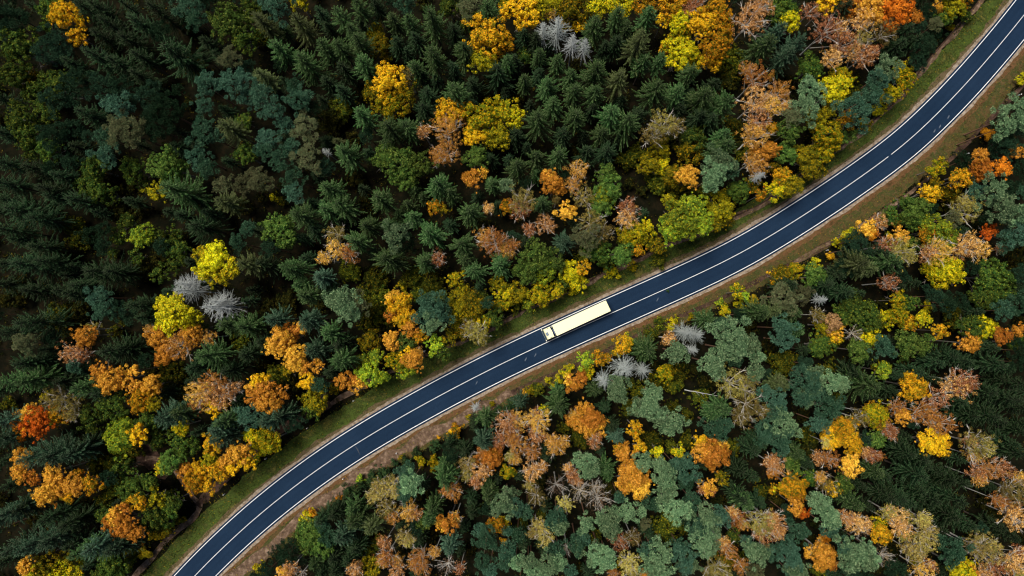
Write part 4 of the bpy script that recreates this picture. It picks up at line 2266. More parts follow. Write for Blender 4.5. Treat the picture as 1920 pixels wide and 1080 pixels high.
def crown_pine(R, seed):
    """rounded cushions of needle tufts"""
    r = np.random.RandomState(seed)
    n = int(8+3.8*R*R)
    C = dome_points(n, R*.80, R*1.0, -.25, r, .24)
    crad = (.32+.080*R)*np.exp(r.normal(size=len(C))*.30)
    k = np.repeat(np.arange(len(C)), (470*crad**1.6).astype(int))
    d = rdir(len(k), r); d[:,2] = np.abs(d[:,2])*.9-.15+0*d[:,2]
    d /= np.linalg.norm(d, axis=1)[:,None]
    lump = 1+.22*np.sin(d[:,0]*7+k)*np.sin(d[:,1]*7+k*2.1)
    P = C[k]+d*(crad[k]*lump*(np.power(r.uniform(.15, 1, len(k)), .42)*np.where(r.rand(len(k)) < .12, 1.28, 1)))[:,None]*np.array([1,1,.75])
    A = d+rdir(len(k), r)*.75; A /= np.linalg.norm(A, axis=1)[:,None]
    Bv = np.cross(A, rdir(len(k), r)); Bv /= np.linalg.norm(Bv, axis=1)[:,None]
    s = r.uniform(.08, .19, len(k))[:,None]
    return quads(P, A*s, Bv*.048)

def crown_spruce(R, H, seed, dead=False, dens=1.0):
    """tiers of arching fronds with gaps between; returns needles and branch wood. Crown base at z=0, tip at z=H"""
    r = np.random.RandomState(seed)
    TI = []; P = []; A = []; B = []; SP = []; SA = []; SB = []
    z = 0.0
    irr = r.uniform(.72, 1.22, 8)
    ph0 = r.uniform(0, 6.28)
    while z < H*.985:
        t = z/H
        Rz = R*(1-t)**.62*(1 if t > .15 else .7+2*t)
        nb = max(4, int(round((6.4+2.2*(1-t)*r.uniform(.7,1.2))*dens)))
        if dead: nb = max(4, nb-1)
        ph0 += 2.4
        for b in range(nb):
            ph = (ph0+6.283*b/nb+r.normal()*.2) % 6.283
            L = max(.25, Rz*r.uniform(.62, 1.14)*irr[int(ph/6.2832*8) % 8])
            ca, sa = math.cos(ph), math.sin(ph)
            up = .55*(t-.25)                      # upper branches rise, lower ones droop
            m = max(4, int(L/.17))
            u = np.linspace(.08, 1, m)
            zz = z + r.normal()*.08 + up*L*u - .42*L*u**1.5*(1-t*.9) + .20*L*u**4
            bend = r.normal()*.12*L
            X = np.stack([ca*L*u-sa*bend*u*u, sa*L*u+ca*bend*u*u, zz], 1)
            D = np.gradient(X, axis=0); D /= np.linalg.norm(D, axis=1)[:,None]
            side = np.array([-sa, ca, 0.])
            for k in range(m-1):
                SP.append((X[k]+X[k+1])/2+np.array([0,0,.035])); SA.append((X[k+1]-X[k])/2*1.3)
                SB.append(side*((.022+.040*(1-u[k])) if dead else .014))
            w = (.08+.42*min(1, L/2.2)*np.sin(np.clip(.1+u*.88, 0, 1)*math.pi)**.8)
            for sgn in (-1, 1):
                a = D*(.75+.5*u[:,None])+side*sgn*.85; a /= np.linalg.norm(a, axis=1)[:,None]
                wl = w*r.uniform(.6, 1.25, m)
                if dead:
                    q = r.rand(m) < .38
                    if q.sum() < 2: continue
                else: q = np.ones(m, bool)
                c = (X+a*wl[:,None]*.5); c[:,2] -= wl*(.35 if not dead else .05)
                a2 = a.copy(); a2[:,2] -= (.6 if not dead else .1); a2 /= np.linalg.norm(a2, axis=1)[:,None]
                bb = np.cross(a2, np.array([0,0,1.])); bb /= np.linalg.norm(bb, axis=1)[:,None]
                bw = (.050 if not dead else .017)*r.uniform(.7, 1.3, m)[:,None]
                tilt = r.normal(size=(m,1))*.4
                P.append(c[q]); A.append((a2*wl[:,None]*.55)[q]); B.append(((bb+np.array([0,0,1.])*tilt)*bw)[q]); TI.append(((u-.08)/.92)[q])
            if not dead:       # needles along the top and the tip
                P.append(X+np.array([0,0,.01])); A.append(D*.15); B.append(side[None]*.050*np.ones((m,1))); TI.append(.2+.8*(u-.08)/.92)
        z += (.42+.40*(1-t))*(1.0 if not dead else 1.15)*r.uniform(.85, 1.15)*max(.8, R/3.2)
    for i in range(7):         # leader
        P.append(np.array([[0, 0, H*.97+i*.09]])); A.append(rdir(1, r)*.12); B.append(rdir(1, r)*.04); TI.append(np.ones(1))
    nd = quads(np.concatenate(P), np.concatenate(A), np.concatenate(B))
    wd = quads(np.array(SP), np.array(SA), np.array(SB))
    return nd, wd, np.repeat(np.concatenate(TI), 4)

def limbs_geo(R, seed, n, rise, thick, birch=False, zb=-1.25):
    """limbs fan out from below the crown's centre"""
    r = random.Random(seed); g = Geo()
    for i in range(n):
        ph = 6.283*i/n+r.uniform(-.4, .4); el = r.uniform(*rise)
        L = R*r.uniform(.8, 1.05)*(1.45 if birch else 1.0)
        p = Vector((0, 0, zb*R)); pts = [p.copy()]; d = Vector((math.cos(ph)*math.cos(el), math.sin(ph)*math.cos(el), math.sin(el)))
        for k in range(5):
            p = p+d*L/4.2; d = (d+Vector((r.uniform(-.22,.22), r.uniform(-.22,.22), r.uniform(-.05,.14)))).normalized(); pts.append(p.copy())
        g.path(pts, [thick, thick*.8, thick*.62, thick*.46, thick*.3, thick*.12], 4)
        for k in (2, 3, 4):
            for _ in range(3 if birch else 2):
                q = pts[k]; dd = (pts[k]-pts[k-1]).normalized()+Vector((r.uniform(-1,1), r.uniform(-1,1), r.uniform(-.2,.6)))*.8; dd.normalize()
                l = L*r.uniform(.2, .42)
                g.path([q, q+dd*l*.5, q+dd*l+Vector((0,0,-.1*l))], [thick*.34, thick*.22, thick*.07], 3)
    return g

SH = {}
def shapes():
    sizes = {'B': (.9, 1.4, 2.0, 2.7, 3.5), 'W': (1.2, 1.8, 2.5, 3.3), 'P': (.9, 1.4, 2.0, 2.7, 3.5), 'N': (1.5, 2.6)}
    ph = LM['Bo']
    for R in sizes['B']:
        SH[('B', R)] = [mesh_from('crown', *crown_broad(R, 100+i*7+int(R*10)), ph) for i in range(3)]
        SH[('B-limbs', R)] = [limbs_geo(R, 10+i, 7, (.5, 1.2), .05+.028*R).mesh('limbs', GBARK) for i in range(2)]
    for R in sizes['W']:
        SH[('W', R)] = [mesh_from('crown', *crown_birch(R, 300+i*7+int(R*10)), ph) for i in range(3)]
        SH[('W-limbs', R)] = [limbs_geo(R, 30+i, 9, (.5, 1.35), .050+.026*R, True, -.85).mesh('limbs', PALE) for i in range(3)]
    for R in sizes['N']:
        SH[('N-limbs', R)] = [limbs_geo(R, 60+i, 15, (.15, 1.3), .032+.010*R, True, -.6).mesh('limbs', PALE) for i in range(3)]
    for R in sizes['P']:
        SH[('P', R)] = [mesh_from('crown', *crown_pine(R, 500+i*7+int(R*10)), ph) for i in range(3)]
    for R in sizes['N']:
        SH[('N', R)] = [mesh_from('crown', *crown_birch(R, 700+i*7, .22), ph) for i in range(2)]
    for key, R, H, n in (('S1', 1.7, 5.5, 4), ('S2', 2.6, 8.5, 5), ('S3', 3.5, 11, 6), ('S4', 4.4, 13, 4)):
        SH[(key, R)] = []
        for i in range(n):
            nd, wd, ti = crown_spruce(R, H, 40+i*3+int(R*10))
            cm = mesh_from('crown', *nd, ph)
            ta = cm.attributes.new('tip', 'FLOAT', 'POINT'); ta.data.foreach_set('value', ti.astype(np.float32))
            SH[(key, R)].append((cm, mesh_from('branches', *wd, SPINE)))
    for key, R, H in (('D1', 1.8, 7), ('D2', 3.0, 10)):
        SH[(key, R)] = []
        for i in range(2):
            nd, wd, ti = crown_spruce(R, H, 90+i*3+int(R*10), True)
            SH[(key, R)].append((mesh_from('twigs', *nd, ph), mesh_from('branches', *wd, DEADW)))
    # trunks of unit height and unit base radius
    for nm, m in (('spruce', BARK), ('pine', PBARK), ('broad', GBARK), ('birch', BBARK), ('dead', DEADW)):
        g = Geo(); r = random.Random(5)
        zs = [0, .06, .3, .6, .85, 1.0]; rr = [1.35, 1.0, .82, .55, .3, .1]
        g.path([(r.uniform(-.002,.002), r.uniform(-.002,.002), z) for z in zs], rr, 7)
        SH['trunk-'+nm] = g.mesh('trunk', m, True)
    g = Geo(); g.path([(0,0,0), (.02,.01,.35), (-.02,.02,.7), (0,0,1)], [1, .8, .6, .35], 5)
    SH['branch'] = g.mesh('branch', GBARK)
    g = Geo(); g.path([(0,0,0), (.02,.01,.35), (-.02,.02,.7), (0,0,1)], [1, .8, .6, .35], 5)
    SH['branch-birch'] = g.mesh('branch', PALE)
shapes()
def nearest(kind, R):
    ks = [k for k in SH if isinstance(k, tuple) and k[0] == kind]
    return min(ks, key=lambda k: abs(math.log(k[1]/R)))

# ------------------------------------------------------------------ plants: where each one stands
raw = []
tx = ty = 0
for ln in CATALOG.strip().splitlines():
    w = ln.split()
    if w[0] == 'T': tx, ty = int(w[1]), int(w[2]); continue
    raw.append((tx+int(w[0])/4, ty+int(w[1])/4, int(w[2])/4, w[3]))
WARM = {'Bg':0, 'Bo':.5, 'Bl':1.2, 'Bk':1.3, 'Bm':1.5, 'By':2, 'Bw':2.5, 'Ba':3.1, 'Br':4.6, 'Bt':3, 'Wo':1, 'Wy':1.2, 'Wt':2, 'Wa':2.5, 'Wn':1.8, 'Pb':0, 'Pd':.5, 'Pg':.4, 'Po':1.4}
order = sorted(range(len(raw)), key=lambda i: -raw[i][2])
used = set(); plants = []
for i in order:
    if i in used: continue
    used.add(i); x, y, r, k = raw[i]; mem = [i]
    if k[0] in 'BWP' and r > 11:
        cand = sorted((math.hypot(raw[j][0]-x, raw[j][1]-y), j) for j in order if j not in used and raw[j][3][0] == k[0])
        for d, j in cand:
            if d > (.78 if k[0] == 'B' else .45 if k[0] == 'P' else .66)*(r+raw[j][2]) or len(mem) >= (6 if k[0] == 'B' else 3 if k[0] == 'P' else 3): continue
            if abs(WARM[raw[j][3]]-WARM[k]) > 1.1: continue
            mem.append(j); used.add(j)
    plants.append([raw[j] for j in mem])

# young growth added to darken the gaps the catalogue leaves inside the wood
def gap_fill():
    out = []
    r = random.Random(21)
    tries = 0
    tr = [at(a, b) for a, b in up_track+up_track2+lo_track+lo_track2]
    while tries < 6000 and len(out) < GAPMAX:
        tries += 1
        x = r.uniform(-20, 1940); y = r.uniform(-20, 1100)
        if any(math.hypot(x-a, y-b) < c*.80+6 for a, b, c, _ in raw): continue
        if any(math.hypot(x-a, y-b) < 20 for a, b, _, _ in out): continue
        p = at(x, y, 3); o_, _ = road_off(np.array([p.x]), np.array([p.y]))
        if not (o_[0] > 11.5 or o_[0] < -11.8): continue
        if any((p.x-q.x)**2+(p.y-q.y)**2 < 6 for q in tr): continue
        if 240 < x < 305 and 825 < y < 890: continue
        if (1265 < x < 1360 or 1560 < x < 1630) and 715 < y < 780: continue
        out.append((x, y, r.uniform(12.5, 18.5), r.choice(['Sd', 'Sd', 'Pd', 'Ud'])))
    return out
GAPMAX = 240
_g = gap_fill()
for q in _g: plants.append([q])

INFO = {  # kind letter: object name, category, group
 'S': ('spruce_tree', 'spruce tree', 'spruces standing in the wood'),
 's': ('young_spruce', 'young spruce', 'young spruces under the taller trees'),
 'P': ('pine_tree', 'pine tree', 'pines standing in the wood'),
 'B': ('broadleaf_tree', 'broadleaf tree', 'broadleaf trees in autumn colours'),
 'W': ('birch_tree', 'birch tree', 'birches in autumn colours'),
 'D': ('dead_spruce', 'dead tree', 'bare dead spruces'),
 'U': ('shrub', 'shrub', 'shrubs of the understorey and the road edge'),
}
LOOK = {'Sd':'dark green spruce', 'Sm':'mid green spruce', 'So':'olive green spruce', 'Sb':'blue-green spruce',
 'Pb':'teal green pine', 'Pg':'pale grey-green pine', 'Pd':'dark bluish pine', 'Po':'brownish olive pine',
 'Bo':'olive green broadleaf tree', 'Bg':'fresh green broadleaf tree', 'Bl':'lime green broadleaf tree', 'Bk':'lemon yellow broadleaf tree', 'Bm':'green-gold broadleaf tree',
 'By':'yellow broadleaf tree', 'Bw':'golden orange broadleaf tree', 'Ba':'orange broadleaf tree', 'Br':'reddish orange broadleaf tree', 'Bt':'tan broadleaf tree',
 'Wt':'pinkish tan birch', 'Wa':'orange birch', 'Wo':'olive gold birch', 'Wy':'straw yellow birch', 'Wn':'nearly bare greyish birch',
 'Dg':'grey leafless spruce', 'Dw':'whitish leafless spruce',
 'Ug':'dark green shrub', 'Um':'olive shrub', 'Ud':'dim brownish shrub', 'Uo':'golden shrub', 'Uy':'yellow shrub', 'Ua':'orange shrub'}
CORRIDOR = None
def height(k, r, kind):
    """metres, from the kind and the crown's size in the aerial view"""
    j = rnd.uniform(.92, 1.08)
    if kind == 'U': return (1.2+.13*r)*j
    if kind == 's': return (5.5+.30*r)*j
    if kind == 'S': return {'Sd': 8.5+.24*r, 'Sm': 11.5+.25*r, 'So': 12+.25*r, 'Sb': 11.5+.24*r}[k]*j
    if kind == 'D': return (12.5+.22*r)*j
    if kind == 'P': return ({'Pd': 8, 'Pb': 10.5, 'Pg': 12, 'Po': 10}[k]+.17*r)*j
    if kind == 'W': return (8.5+.22*r)*j
    if r < 13: return (2.0+.18*r)*j
    return ({'Bo': 4.5, 'Bm': 4.5, 'Bg': 7, 'Bl': 7, 'Bk': 11, 'By': 6, 'Bw': 8, 'Ba': 9, 'Br': 9}.get(k, 7)+.22*r)*j

made = []     # (root, px, py, look)
BR = 0
def shade(key): return LM[key]
for mem in plants:
    x, y, r, k = mem[0]
    kind = k[0]
    if kind == 'S' and r < 19: kind = 's'
    if kind == 'B' and r < 13 and len(mem) == 1: kind = 'U'
    h = height(k, r, kind)
    nm, cat_, grp = INFO[kind]
    if kind in 'SsD':
        zc = h*.74
        c = at(x, y, zc); R = r*1.16/px_m(zc)
        if kind == 'D': key = nearest('D1' if R < 2.3 else 'D2', R)
        else: key = nearest('S1' if R < 2.1 else 'S2' if R < 3.0 else 'S3' if R < 3.9 else 'S4', R)
        H0 = {'S1':5.5, 'S2':8.5, 'S3':11, 'S4':13, 'D1':7, 'D2':10}[key[0]]
        root = link(nm, None); root.location = (c.x, c.y, 0)
        var = rnd.choice(SH[key]); s = R/key[1]
        hz = min(h*.68, R*2.35+1.3); rot = rnd.uniform(0, 6.28)
        cr = link('crown' if kind != 'D' else 'twigs', var[0], root, LM[k]); br = link('branches', var[1], root); br['kind'] = 'stuff'
        if kind == 'D': cr['kind'] = 'stuff'
        for o in (cr, br):
            o.location = (0, 0, h-hz); o.rotation_euler = (0, 0, rot); o.scale = (s, s, hz/H0)
        tr = link('trunk', SH['trunk-dead' if kind == 'D' else 'trunk-spruce'], root)
        tr.scale = (.09+.03*R, .09+.03*R, h*.985)
    else:
        zc = h-(r/px_m(h))*.7 if kind != 'U' else h*.6
        c = at(x, y, zc); R = r/px_m(zc)
        root = link(nm, None); root.location = (c.x, c.y, 0)
        lo_z = []
        for q, (lx, ly, lr, lk) in enumerate(mem):
            z_ = zc-(0 if q == 0 else rnd.uniform(.3, 3.0)*(min(R, 3)/3))
            lc = at(lx, ly, z_); lR = lr/px_m(z_)*{'B': .93, 'P': .84, 'W': .84, 'U': .93}[kind]
            loc = (lc.x-c.x, lc.y-c.y, z_)
            fam = {'U':'B', 'B':'B', 'P':'P', 'W':'W'}[kind if kind != 'U' else 'U']
            if lk == 'Wn': fam = 'N'
            key = nearest(fam, lR); s = lR/key[1]
            cr = link('crown', rnd.choice(SH[key]), root, LM[lk])
            cr.location = loc; cr.rotation_euler = (rnd.uniform(-.1,.1), rnd.uniform(-.1,.1), rnd.uniform(0, 6.28))
            cr.scale = (s*rnd.uniform(.93,1.07), s*rnd.uniform(.93,1.07), s if kind != 'U' else min(s, z_*.95/(key[1]*.9)+.2))
            if kind in 'BW' and lR > 1.0:
                kk = nearest('B-limbs' if kind == 'B' else 'N-limbs' if lk == 'Wn' else 'W-limbs', lR); s2 = lR/kk[1]
                lb = link('limbs', rnd.choice(SH[kk]), root); lb.location = loc; lb.rotation_euler = (0, 0, rnd.uniform(0, 6.28)); lb.scale = (s2, s2, s2)
            if q > 0:
                p0 = Vector((0, 0, max(.5, z_-1.6*R-1.2))); p1 = Vector(loc)-Vector((0,0,lR*.6)); d = p1-p0
                b = link('branch', SH['branch-birch' if kind == 'W' else 'branch'], root)
                b.location = p0; b.rotation_mode = 'QUATERNION'; b.rotation_quaternion = d.to_track_quat('Z', 'Y')
                b.scale = (.09, .09, d.length)
        tn = {'U':'broad', 'B':'broad', 'P':'pine', 'W':'birch'}[kind]
        tr = link('trunk' if kind != 'U' else 'stem', SH['trunk-'+tn], root)
        rad = (.05+.045*R) if kind != 'U' else .05
        if kind == 'W': rad = .09+.025*R
        tr.scale = (rad, rad, zc*(.98 if kind != 'W' else 1.04))
        if kind == 'U': k = {'Bg':'Ug', 'Bo':'Um', 'Bl':'Uy', 'Bk':'Uy', 'Bm':'Uo', 'By':'Uy', 'Bw':'Uo', 'Ba':'Ua', 'Br':'Ua', 'Bt':'Uo'}.get(k, k)
    tag(root, None, cat_, grp)
    made.append((root, x, y, LOOK[k], len(mem)))
# ------------------------------------------------------------------ labels
# landmark plants that one can find at a glance: place in the aerial view, kind letters, own label, short name
MARKS = [
 (118, 28, 'B', 'golden orange ragged broadleaf tree near the top left corner of the wood', 'the corner gold tree'),
 (437, 42, 'B', 'bright green rounded broadleaf tree among dark trees near the top left', 'the bright green tree'),
 (45, 95, 'B', 'large olive green broadleaf tree with yellow patches near the left top edge', 'the patchy olive tree'),
 (178, 345, 'B', 'gold-flecked dim broadleaf tree above a dark gap at the left', 'the gold-flecked tree'),
 (265, 442, 'B', 'small dim lime green broadleaf tree in the dark left part', 'the dim lime tree'),
 (560, 190, 'P', 'teal green pine in the group of soft pines at upper left', 'the teal pine'),
 (1680, 15, 'B', 'deep reddish orange broadleaf tree touching the top edge near the right', 'the top red tree'),
 (1880, 920, 'W', 'olive gold birch with white leaning limbs close to the right edge', 'the edge birch'),
 (405, 482, 'B', 'lemon yellow broadleaf tree standing alone among dark spruces left of the centre', 'the lemon yellow tree'),
 (328, 582, 'B', 'lime yellow broadleaf tree just below the two grey dead spruces', 'the second lime tree'),
 (405, 575, 'D', 'larger right-hand one of two grey dead spruces beside the lime yellow tree', 'the grey dead spruce'),
 (205, 715, 'B', 'vivid orange heart-shaped broadleaf tree against dark spruces near the left edge', 'the heart-shaped tree'),
 (60, 792, 'B', 'fiery red-orange broadleaf tree close to the left edge of the picture', 'the red-orange tree'),
 (552, 665, 'B', 'vivid orange elongated broadleaf tree left of the road between blue-green spruces', 'the long orange tree'),
 (232, 985, 'B', 'ragged bright orange broadleaf tree at lower left above a dark spruce', 'the ragged orange tree'),
 (655, 575, 'P', 'big rounded pale grey-green pine by itself left of the golden tree', 'the round pale pine'),
 (730, 155, 'B', 'round orange and yellow maple among dark spruces in the upper middle', 'the upper maple'),
 (915, 70, 'B', 'round golden maple near the top edge above mid green spruces', 'the top golden maple'),
 (905, 228, 'B', 'wide yellow broadleaf tree right of the pinkish bare-limbed orange tree', 'the wide yellow tree'),
 (745, 308, 'B', 'large rounded green broadleaf tree with knobbly crown in the upper middle', 'the knobbly tree'),
 (1045, 55, 'D', 'taller whitish dead spruce near the top edge beside a smaller one', 'the white dead spruce'),
 (1340, 25, 'B', 'tall golden orange broadleaf tree touching the top edge right of the centre', 'the top gold tree'),
 (1030, 343, 'B', 'small vivid orange tree left of the taller pinkish birch above the road', 'the small orange tree'),
 (1272, 410, 'B', 'broad lime green tree reaching over the verge on the upper side of the road', 'the broad lime tree'),
 (1640, 155, 'P', 'grey-green pine leaning over golden bushes near the upper right bend', 'the bend pine'),
 (1350, 302, 'P', 'rounded greyish pine between golden bushes above the road', 'the greyish pine'),
 (927, 450, 'W', 'round orange birch left of the fresh green tree in the middle', 'the round orange birch'),
 (1800, 336, 'B', 'small bright golden tree standing out on the right below the road bend', 'the small gold tree'),
 (1775, 500, 'B', 'round yellow tree with dark gap beside it near the right edge', 'the right yellow tree'),
 (1172, 690, 'D', 'largest of the whitish dead spruces just below the road and lorry', 'the big white snag'),
 (1370, 640, 'P', 'very large pale grey-green pine crown below the road right of the dead spruces', 'the great pale pine'),
 (1600, 590, 'B', 'tall yellowish olive broadleaf tree in the right half below the road', 'the tall olive tree'),
 (1106, 785, 'B', 'bright orange lobed tree below the row of yellow roadside shrubs', 'the lobed orange tree'),
 (1185, 895, 'B', 'round orange tree beside teal pines at the bottom middle', 'the round lower tree'),
 (1335, 850, 'B', 'orange broadleaf tree above a small pinkish birch in the lower right half', 'the lower orange tree'),
 (1490, 925, 'B', 'bright orange and yellow tree with ragged crown at lower right', 'the bright ragged tree'),
 (1055, 945, 'W', 'compact straw yellow birch below the bare grey birches at the bottom middle', 'the straw birch'),
 (1545, 960, 'B', '', ''),
 (1790, 720, 'W', 'pinkish tan birch with a long white trunk lying sideways on the right', 'the long-trunked birch'),
 (720, 918, 'W', 'pale straw yellow birch beside the grey-green pine below the road', 'the pale straw tree'),
 (380, 890, 'B', 'golden orange broadleaf tree on the verge where the earth track bends', 'the trackside gold tree'),
 (705, 695, 'B', 'lime green bush-like tree on the upper verge beside an orange one', 'the verge lime tree'),
 (1810, 1065, 'B', 'bright yellow tree cut by the bottom edge near the lower right', 'the bottom yellow tree'),
]
land = []
taken = set()
for mx_, my_, kd, lab, short in MARKS:
    if not lab: continue
    names = {'B':'broadleaf_tree', 'W':'birch_tree', 'P':'pine_tree', 'D':'dead_spruce'}[kd]
    c = [(math.hypot(m[1]-mx_, m[2]-my_), i) for i, m in enumerate(made) if i not in taken and m[0].name.split('.')[0] == names]
    d, i = min(c)
    taken.add(i); made[i][0]['label'] = lab; land.append((made[i][1], made[i][2], short, lab))
land.append((1080, 605, 'the lorry', ''))
NEAR = 300
DIRN = ['right of', 'up-right of', 'directly above', 'up-left of', 'left of', 'down-left of', 'directly below', 'down-right of']
def sector(dx, dy): return int(round(math.atan2(-dy, dx)/(math.pi/4))) % 8
ORD = ['nearest', 'second nearest', 'third nearest', 'fourth nearest', 'fifth nearest', 'sixth nearest', 'seventh nearest', 'eighth nearest', 'ninth nearest', 'tenth nearest', 'eleventh nearest', 'twelfth nearest']
best = {}
for lx, ly, short, _ in land:
    bins = {}
    for i, m in enumerate(made):
        if i in taken: continue
        d = math.hypot(m[1]-lx, m[2]-ly)
        bins.setdefault((sector(m[1]-lx, m[2]-ly), m[3]), []).append((d, i))
    for (sct, look), L_ in bins.items():
        L_.sort()
        for rank, (d, i) in enumerate(L_[:12]):
            cost = rank*70+d
            if i not in best or cost < best[i][0]:
                best[i] = (cost, '%s %s %s %s' % (ORD[rank], look, DIRN[sct], short))
def corner(x, y):
    v = 'top' if y < 360 else 'middle' if y < 720 else 'bottom'
    h = 'left' if x < 640 else 'centre' if x < 1280 else 'right'
    return v+' '+h
for i, m in enumerate(made):
    if i in taken: continue
    m[0]['label'] = best[i][1] if i in best else '%s in the %s of the wood' % (m[3], corner(m[1], m[2]))

# ------------------------------------------------------------------ small things
POSTW = plain('white_plastic', (.82,.83,.84), .5)
POSTB = plain('black_band', (.03,.03,.03), .6)
pm = Geo().box(-.06, .06, -.05, .05, 0, 1.0, .015).mesh('post_body', POSTW)
pb = Geo().box(-.063, .063, -.053, .053, .72, .88).mesh('band', POSTB)
posts = [(1247,605,'by the yellow shrubs below the road, right of the lorry'), (1549,470,'beside the earth track on the right, below the road'),
 (1687,380,'at the wood edge where the lower track fades out'), (1811,289,'below the road bend near the orange shrubs'),
 (1909,179,'beside the dark pine at the right edge'), (664,751,'on the upper verge left of the middle, above the road'),
 (577,802,'on the upper verge beside the mottled round bush'), (422,926,'on the verge right of the earth track bend'),
 (500,859,'on the verge below the yellow tree at lower left'), (645,897,'on the lower verge by the lime shrub'),
 (744,849,'between the road and the broad pale track')]
for x, y, lab in posts:
    p = at(x, y); r_ = link('marker_post', None); r_.location = (p.x, p.y, 0)
    link('post_body', pm, r_); link('band', pb, r_)
    r_.rotation_euler = (rnd.uniform(-.06,.06), rnd.uniform(-.06,.06), rnd.uniform(0, 3)); r_.scale = (1.6, 1.6, 1)
    tag(r_, 'white post '+lab, 'marker post', 'white marker posts along the verges')

FBARK = plain('weathered_birch_bark', (.34,.34,.33), .85, scale=4, var=.6)
def fallen(x0, y0, x1, y1, rad, mat, lab, z0=.3, z1=.6):
    a = at(x0, y0, z0); b = at(x1, y1, z1)
    root = link('fallen_trunk', None); root.location = (a.x, a.y, 0)
    g = Geo(); n = 7; pts = []
    for i in range(n):
        t = i/(n-1); p = a.lerp(b, t)-Vector((a.x, a.y, 0))
        pts.append(p+Vector((rnd.uniform(-.06,.06), rnd.uniform(-.06,.06), rnd.uniform(-.03,.03))))
    g.path(pts, [rad*(1-.6*i/(n-1)) for i in range(n)], 7); g.build('log', mat, root)
    for i in (2, 3, 4, 5):
        d = Vector((rnd.uniform(-1,1), rnd.uniform(-1,1), .5))*1.1
        Geo().path([pts[i], pts[i]+d*.5, pts[i]+d], [rad*.35, rad*.25, rad*.08], 4).build('snag', mat, root)
    tag(root, lab, 'fallen trunk')
fallen(1283, 731, 1347, 742, .12, FBARK, 'pale fallen birch trunk in a dark gap below the great pale pine', 5.0, 7.0)
fallen(1577, 764, 1622, 771, .07, FBARK, 'thin pale fallen trunk left of the golden trees on the right', 3.0, 5.5)

# ------------------------------------------------------------------ undergrowth, grass, leaves on the ground
def scatter(n, x0, x1, y0, y1, r):
    return r.uniform(x0, x1, n), r.uniform(y0, y1, n)
r = np.random.RandomState(77)
X, Y = scatter(26000, -135, 135, -85, 85, r)
o, _ = road_off(X, Y)
clr = at(280, 855)
keep = ((o > 9.2) | (o < -9.0)) & (np.hypot(X-clr.x, Y-clr.y) > 4)
X = X[keep]; Y = Y[keep]
# clump them
dens = np.sin(X*.33+1.3)*np.sin(Y*.29+.4)+np.sin(X*.11)*np.cos(Y*.13+2)
keep = r.rand(len(X)) < .55+.35*dens
X = X[keep]; Y = Y[keep]
C = np.stack([X, Y, r.uniform(.15, 1.1, len(X))], 1)
V, F = leaf_clumps(C, r.uniform(.25, .7, len(X)), 11, .17, r=r)
UG = leaf_mat('undergrowth_leaves', (.009,.017,.006), (.032,.034,.008), (.100,.070,.010), nscale=.12, bias=.5, sharp=.2)
tag(link('undergrowth', mesh_from('undergrowth', V, F, UG)), 'low dim olive and brown undergrowth covering the forest floor', 'undergrowth', kind='stuff')

def blades(X, Y, size, r, hgt):
    n = len(X)
    C = np.stack([X, Y, np.full(n, .05)+hgt*.4], 1)
    A = rdir(n, r)*np.array([1, 1, .35]); A /= np.linalg.norm(A, axis=1)[:,None]
    B = np.cross(A, rdir(n, r)); B /= np.linalg.norm(B, axis=1)[:,None]
    s = r.uniform(.6, 1.4, n)[:,None]*size
    return quads(C, A*s, B*s*.35)
for sgn, nm, mt, lab in ((1, 'verge_grass_tufts', leaf_mat('grass_blades', (.028,.045,.012), (.070,.095,.020), (.17,.15,.03), nscale=.7), 'tufts of green grass on the upper verge'),
                         (-1, 'dry_grass_tufts', leaf_mat('dry_blades', (.075,.065,.022), (.130,.085,.030), (.085,.095,.025), nscale=.4), 'tufts of rusty dry grass on the lower verge')):
    k = r.randint(0, M, 46000)
    f = np.power(r.rand(len(k)), .75)
    of = 4.5+f*4.6
    X = RX[k]+NX[k]*of*sgn+r.uniform(-.5,.5,len(k)); Y = RY[k]+NY[k]*of*sgn+r.uniform(-.5,.5,len(k))
    cl = np.sin(X*1.1+Y*.4)*np.sin(Y*1.3-X*.2)+r.uniform(-1.2, 1.2, len(X))
    kp = (cl > -.2) & (np.abs(X) < 140) & (np.abs(Y) < 90)
    if sgn < 0:
        T_ = smooth(catmull([at(a, b) for a, b in lo_track], 12), 6)
    else:
        T_ = smooth(catmull([at(a, b) for a, b in up_track2[5:]], 12), 6)+smooth(catmull([at(a, b) for a, b in up_track], 12), 6)
    tp = np.array([[p.x, p.y] for p in T_])
    dm = np.sqrt(((X[:,None]-tp[None,:,0])**2+(Y[:,None]-tp[None,:,1])**2).min(1))
    kp &= dm > (1.25 if sgn < 0 else .6)*r.uniform(.7, 1.2, len(X))
    V, F = blades(X[kp], Y[kp], .15, r, .12)
    tag(link(nm, mesh_from(nm, V, F, mt)), lab, 'grass', kind='stuff')
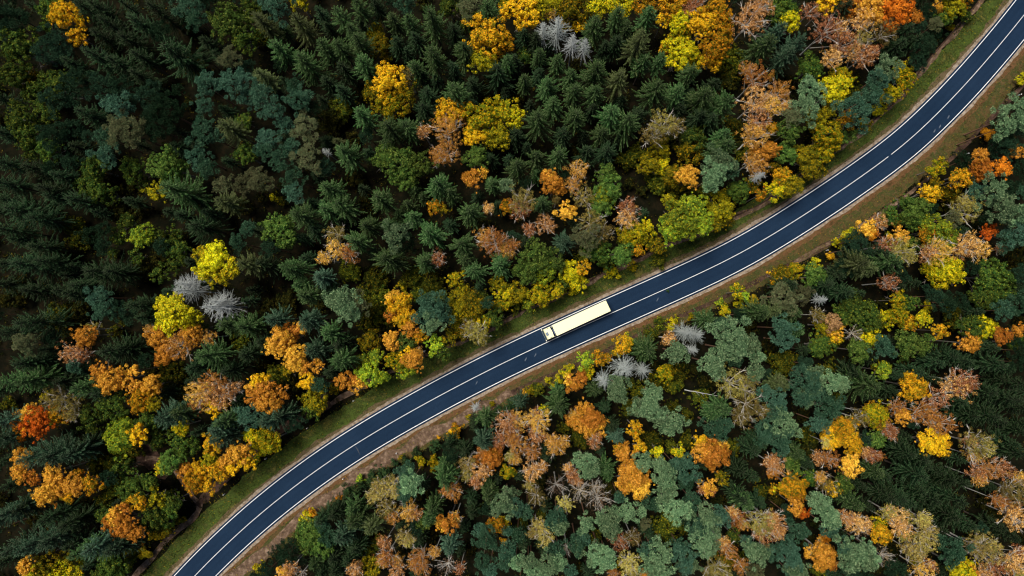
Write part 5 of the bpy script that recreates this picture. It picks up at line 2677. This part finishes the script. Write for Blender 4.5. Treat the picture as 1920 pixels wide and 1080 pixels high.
# fallen yellow leaves
k = r.randint(0, M, 7000); of = 4.2+np.power(r.rand(len(k)), .6)*5.5; sg = np.where(r.rand(len(k)) < .6, 1, -1)
X = RX[k]+NX[k]*of*sg; Y = RY[k]+NY[k]*of*sg
V, F = quads(np.stack([X, Y, np.full(len(X), .14)], 1), rdir(len(X), r)*np.array([1,1,.2])*.09, rdir(len(X), r)*np.array([1,1,.2])*.06)
tag(link('fallen_leaves', mesh_from('fallen_leaves', V, F, LM['Uy'])), 'small yellow fallen leaves sprinkled over both verges', 'fallen leaves', kind='stuff')

# ------------------------------------------------------------------ the wood goes on round the frame: one joined mass
r = np.random.RandomState(5)
parts_ = []; cnt = 0
lo = {}
for i in range(4):
    me_ = SH[('S2', 2.6)][i][0]; co = np.empty(len(me_.vertices)*3, np.float32); me_.vertices.foreach_get('co', co); co = co.reshape(-1, 4, 3)
    lo[i] = co[::5]
fx0, fy0 = at(-40, 1120).x, at(0, 1130).y; fx1, fy1 = at(1960, 0).x, at(0, -40).y
tries = 0; placed = []
while cnt < 330 and tries < 20000:
    tries += 1
    x = r.uniform(fx0-26, fx1+26); y = r.uniform(fy0-26, fy1+26)
    if fx0+1 < x < fx1-1 and fy0+1 < y < fy1-1: continue
    if any((x-a)**2+(y-b)**2 < 16 for a, b in placed): continue
    o_, _ = road_off(np.array([x]), np.array([y]))
    if abs(o_[0]) < 13: continue
    placed.append((x, y)); cnt += 1
    q = lo[cnt % 4]; a = r.uniform(0, 6.28); s = r.uniform(1.0, 1.4); ca, sa = math.cos(a), math.sin(a)
    c = q.mean(1, keepdims=True); w = c+(q-c)*2.1
    w = np.stack([(w[...,0]*ca-w[...,1]*sa)*s+x, (w[...,0]*sa+w[...,1]*ca)*s+y, w[...,2]*s*1.3+4], -1).reshape(-1, 3)
    parts_.append((w, np.arange(len(w)).reshape(-1, 4)))
V, F = merge(parts_)
tag(link('surrounding_forest', mesh_from('surrounding_forest', V, F, LM['Sm'])), 'dark green spruce wood carrying on round the edges of the view', 'forest', kind='stuff')
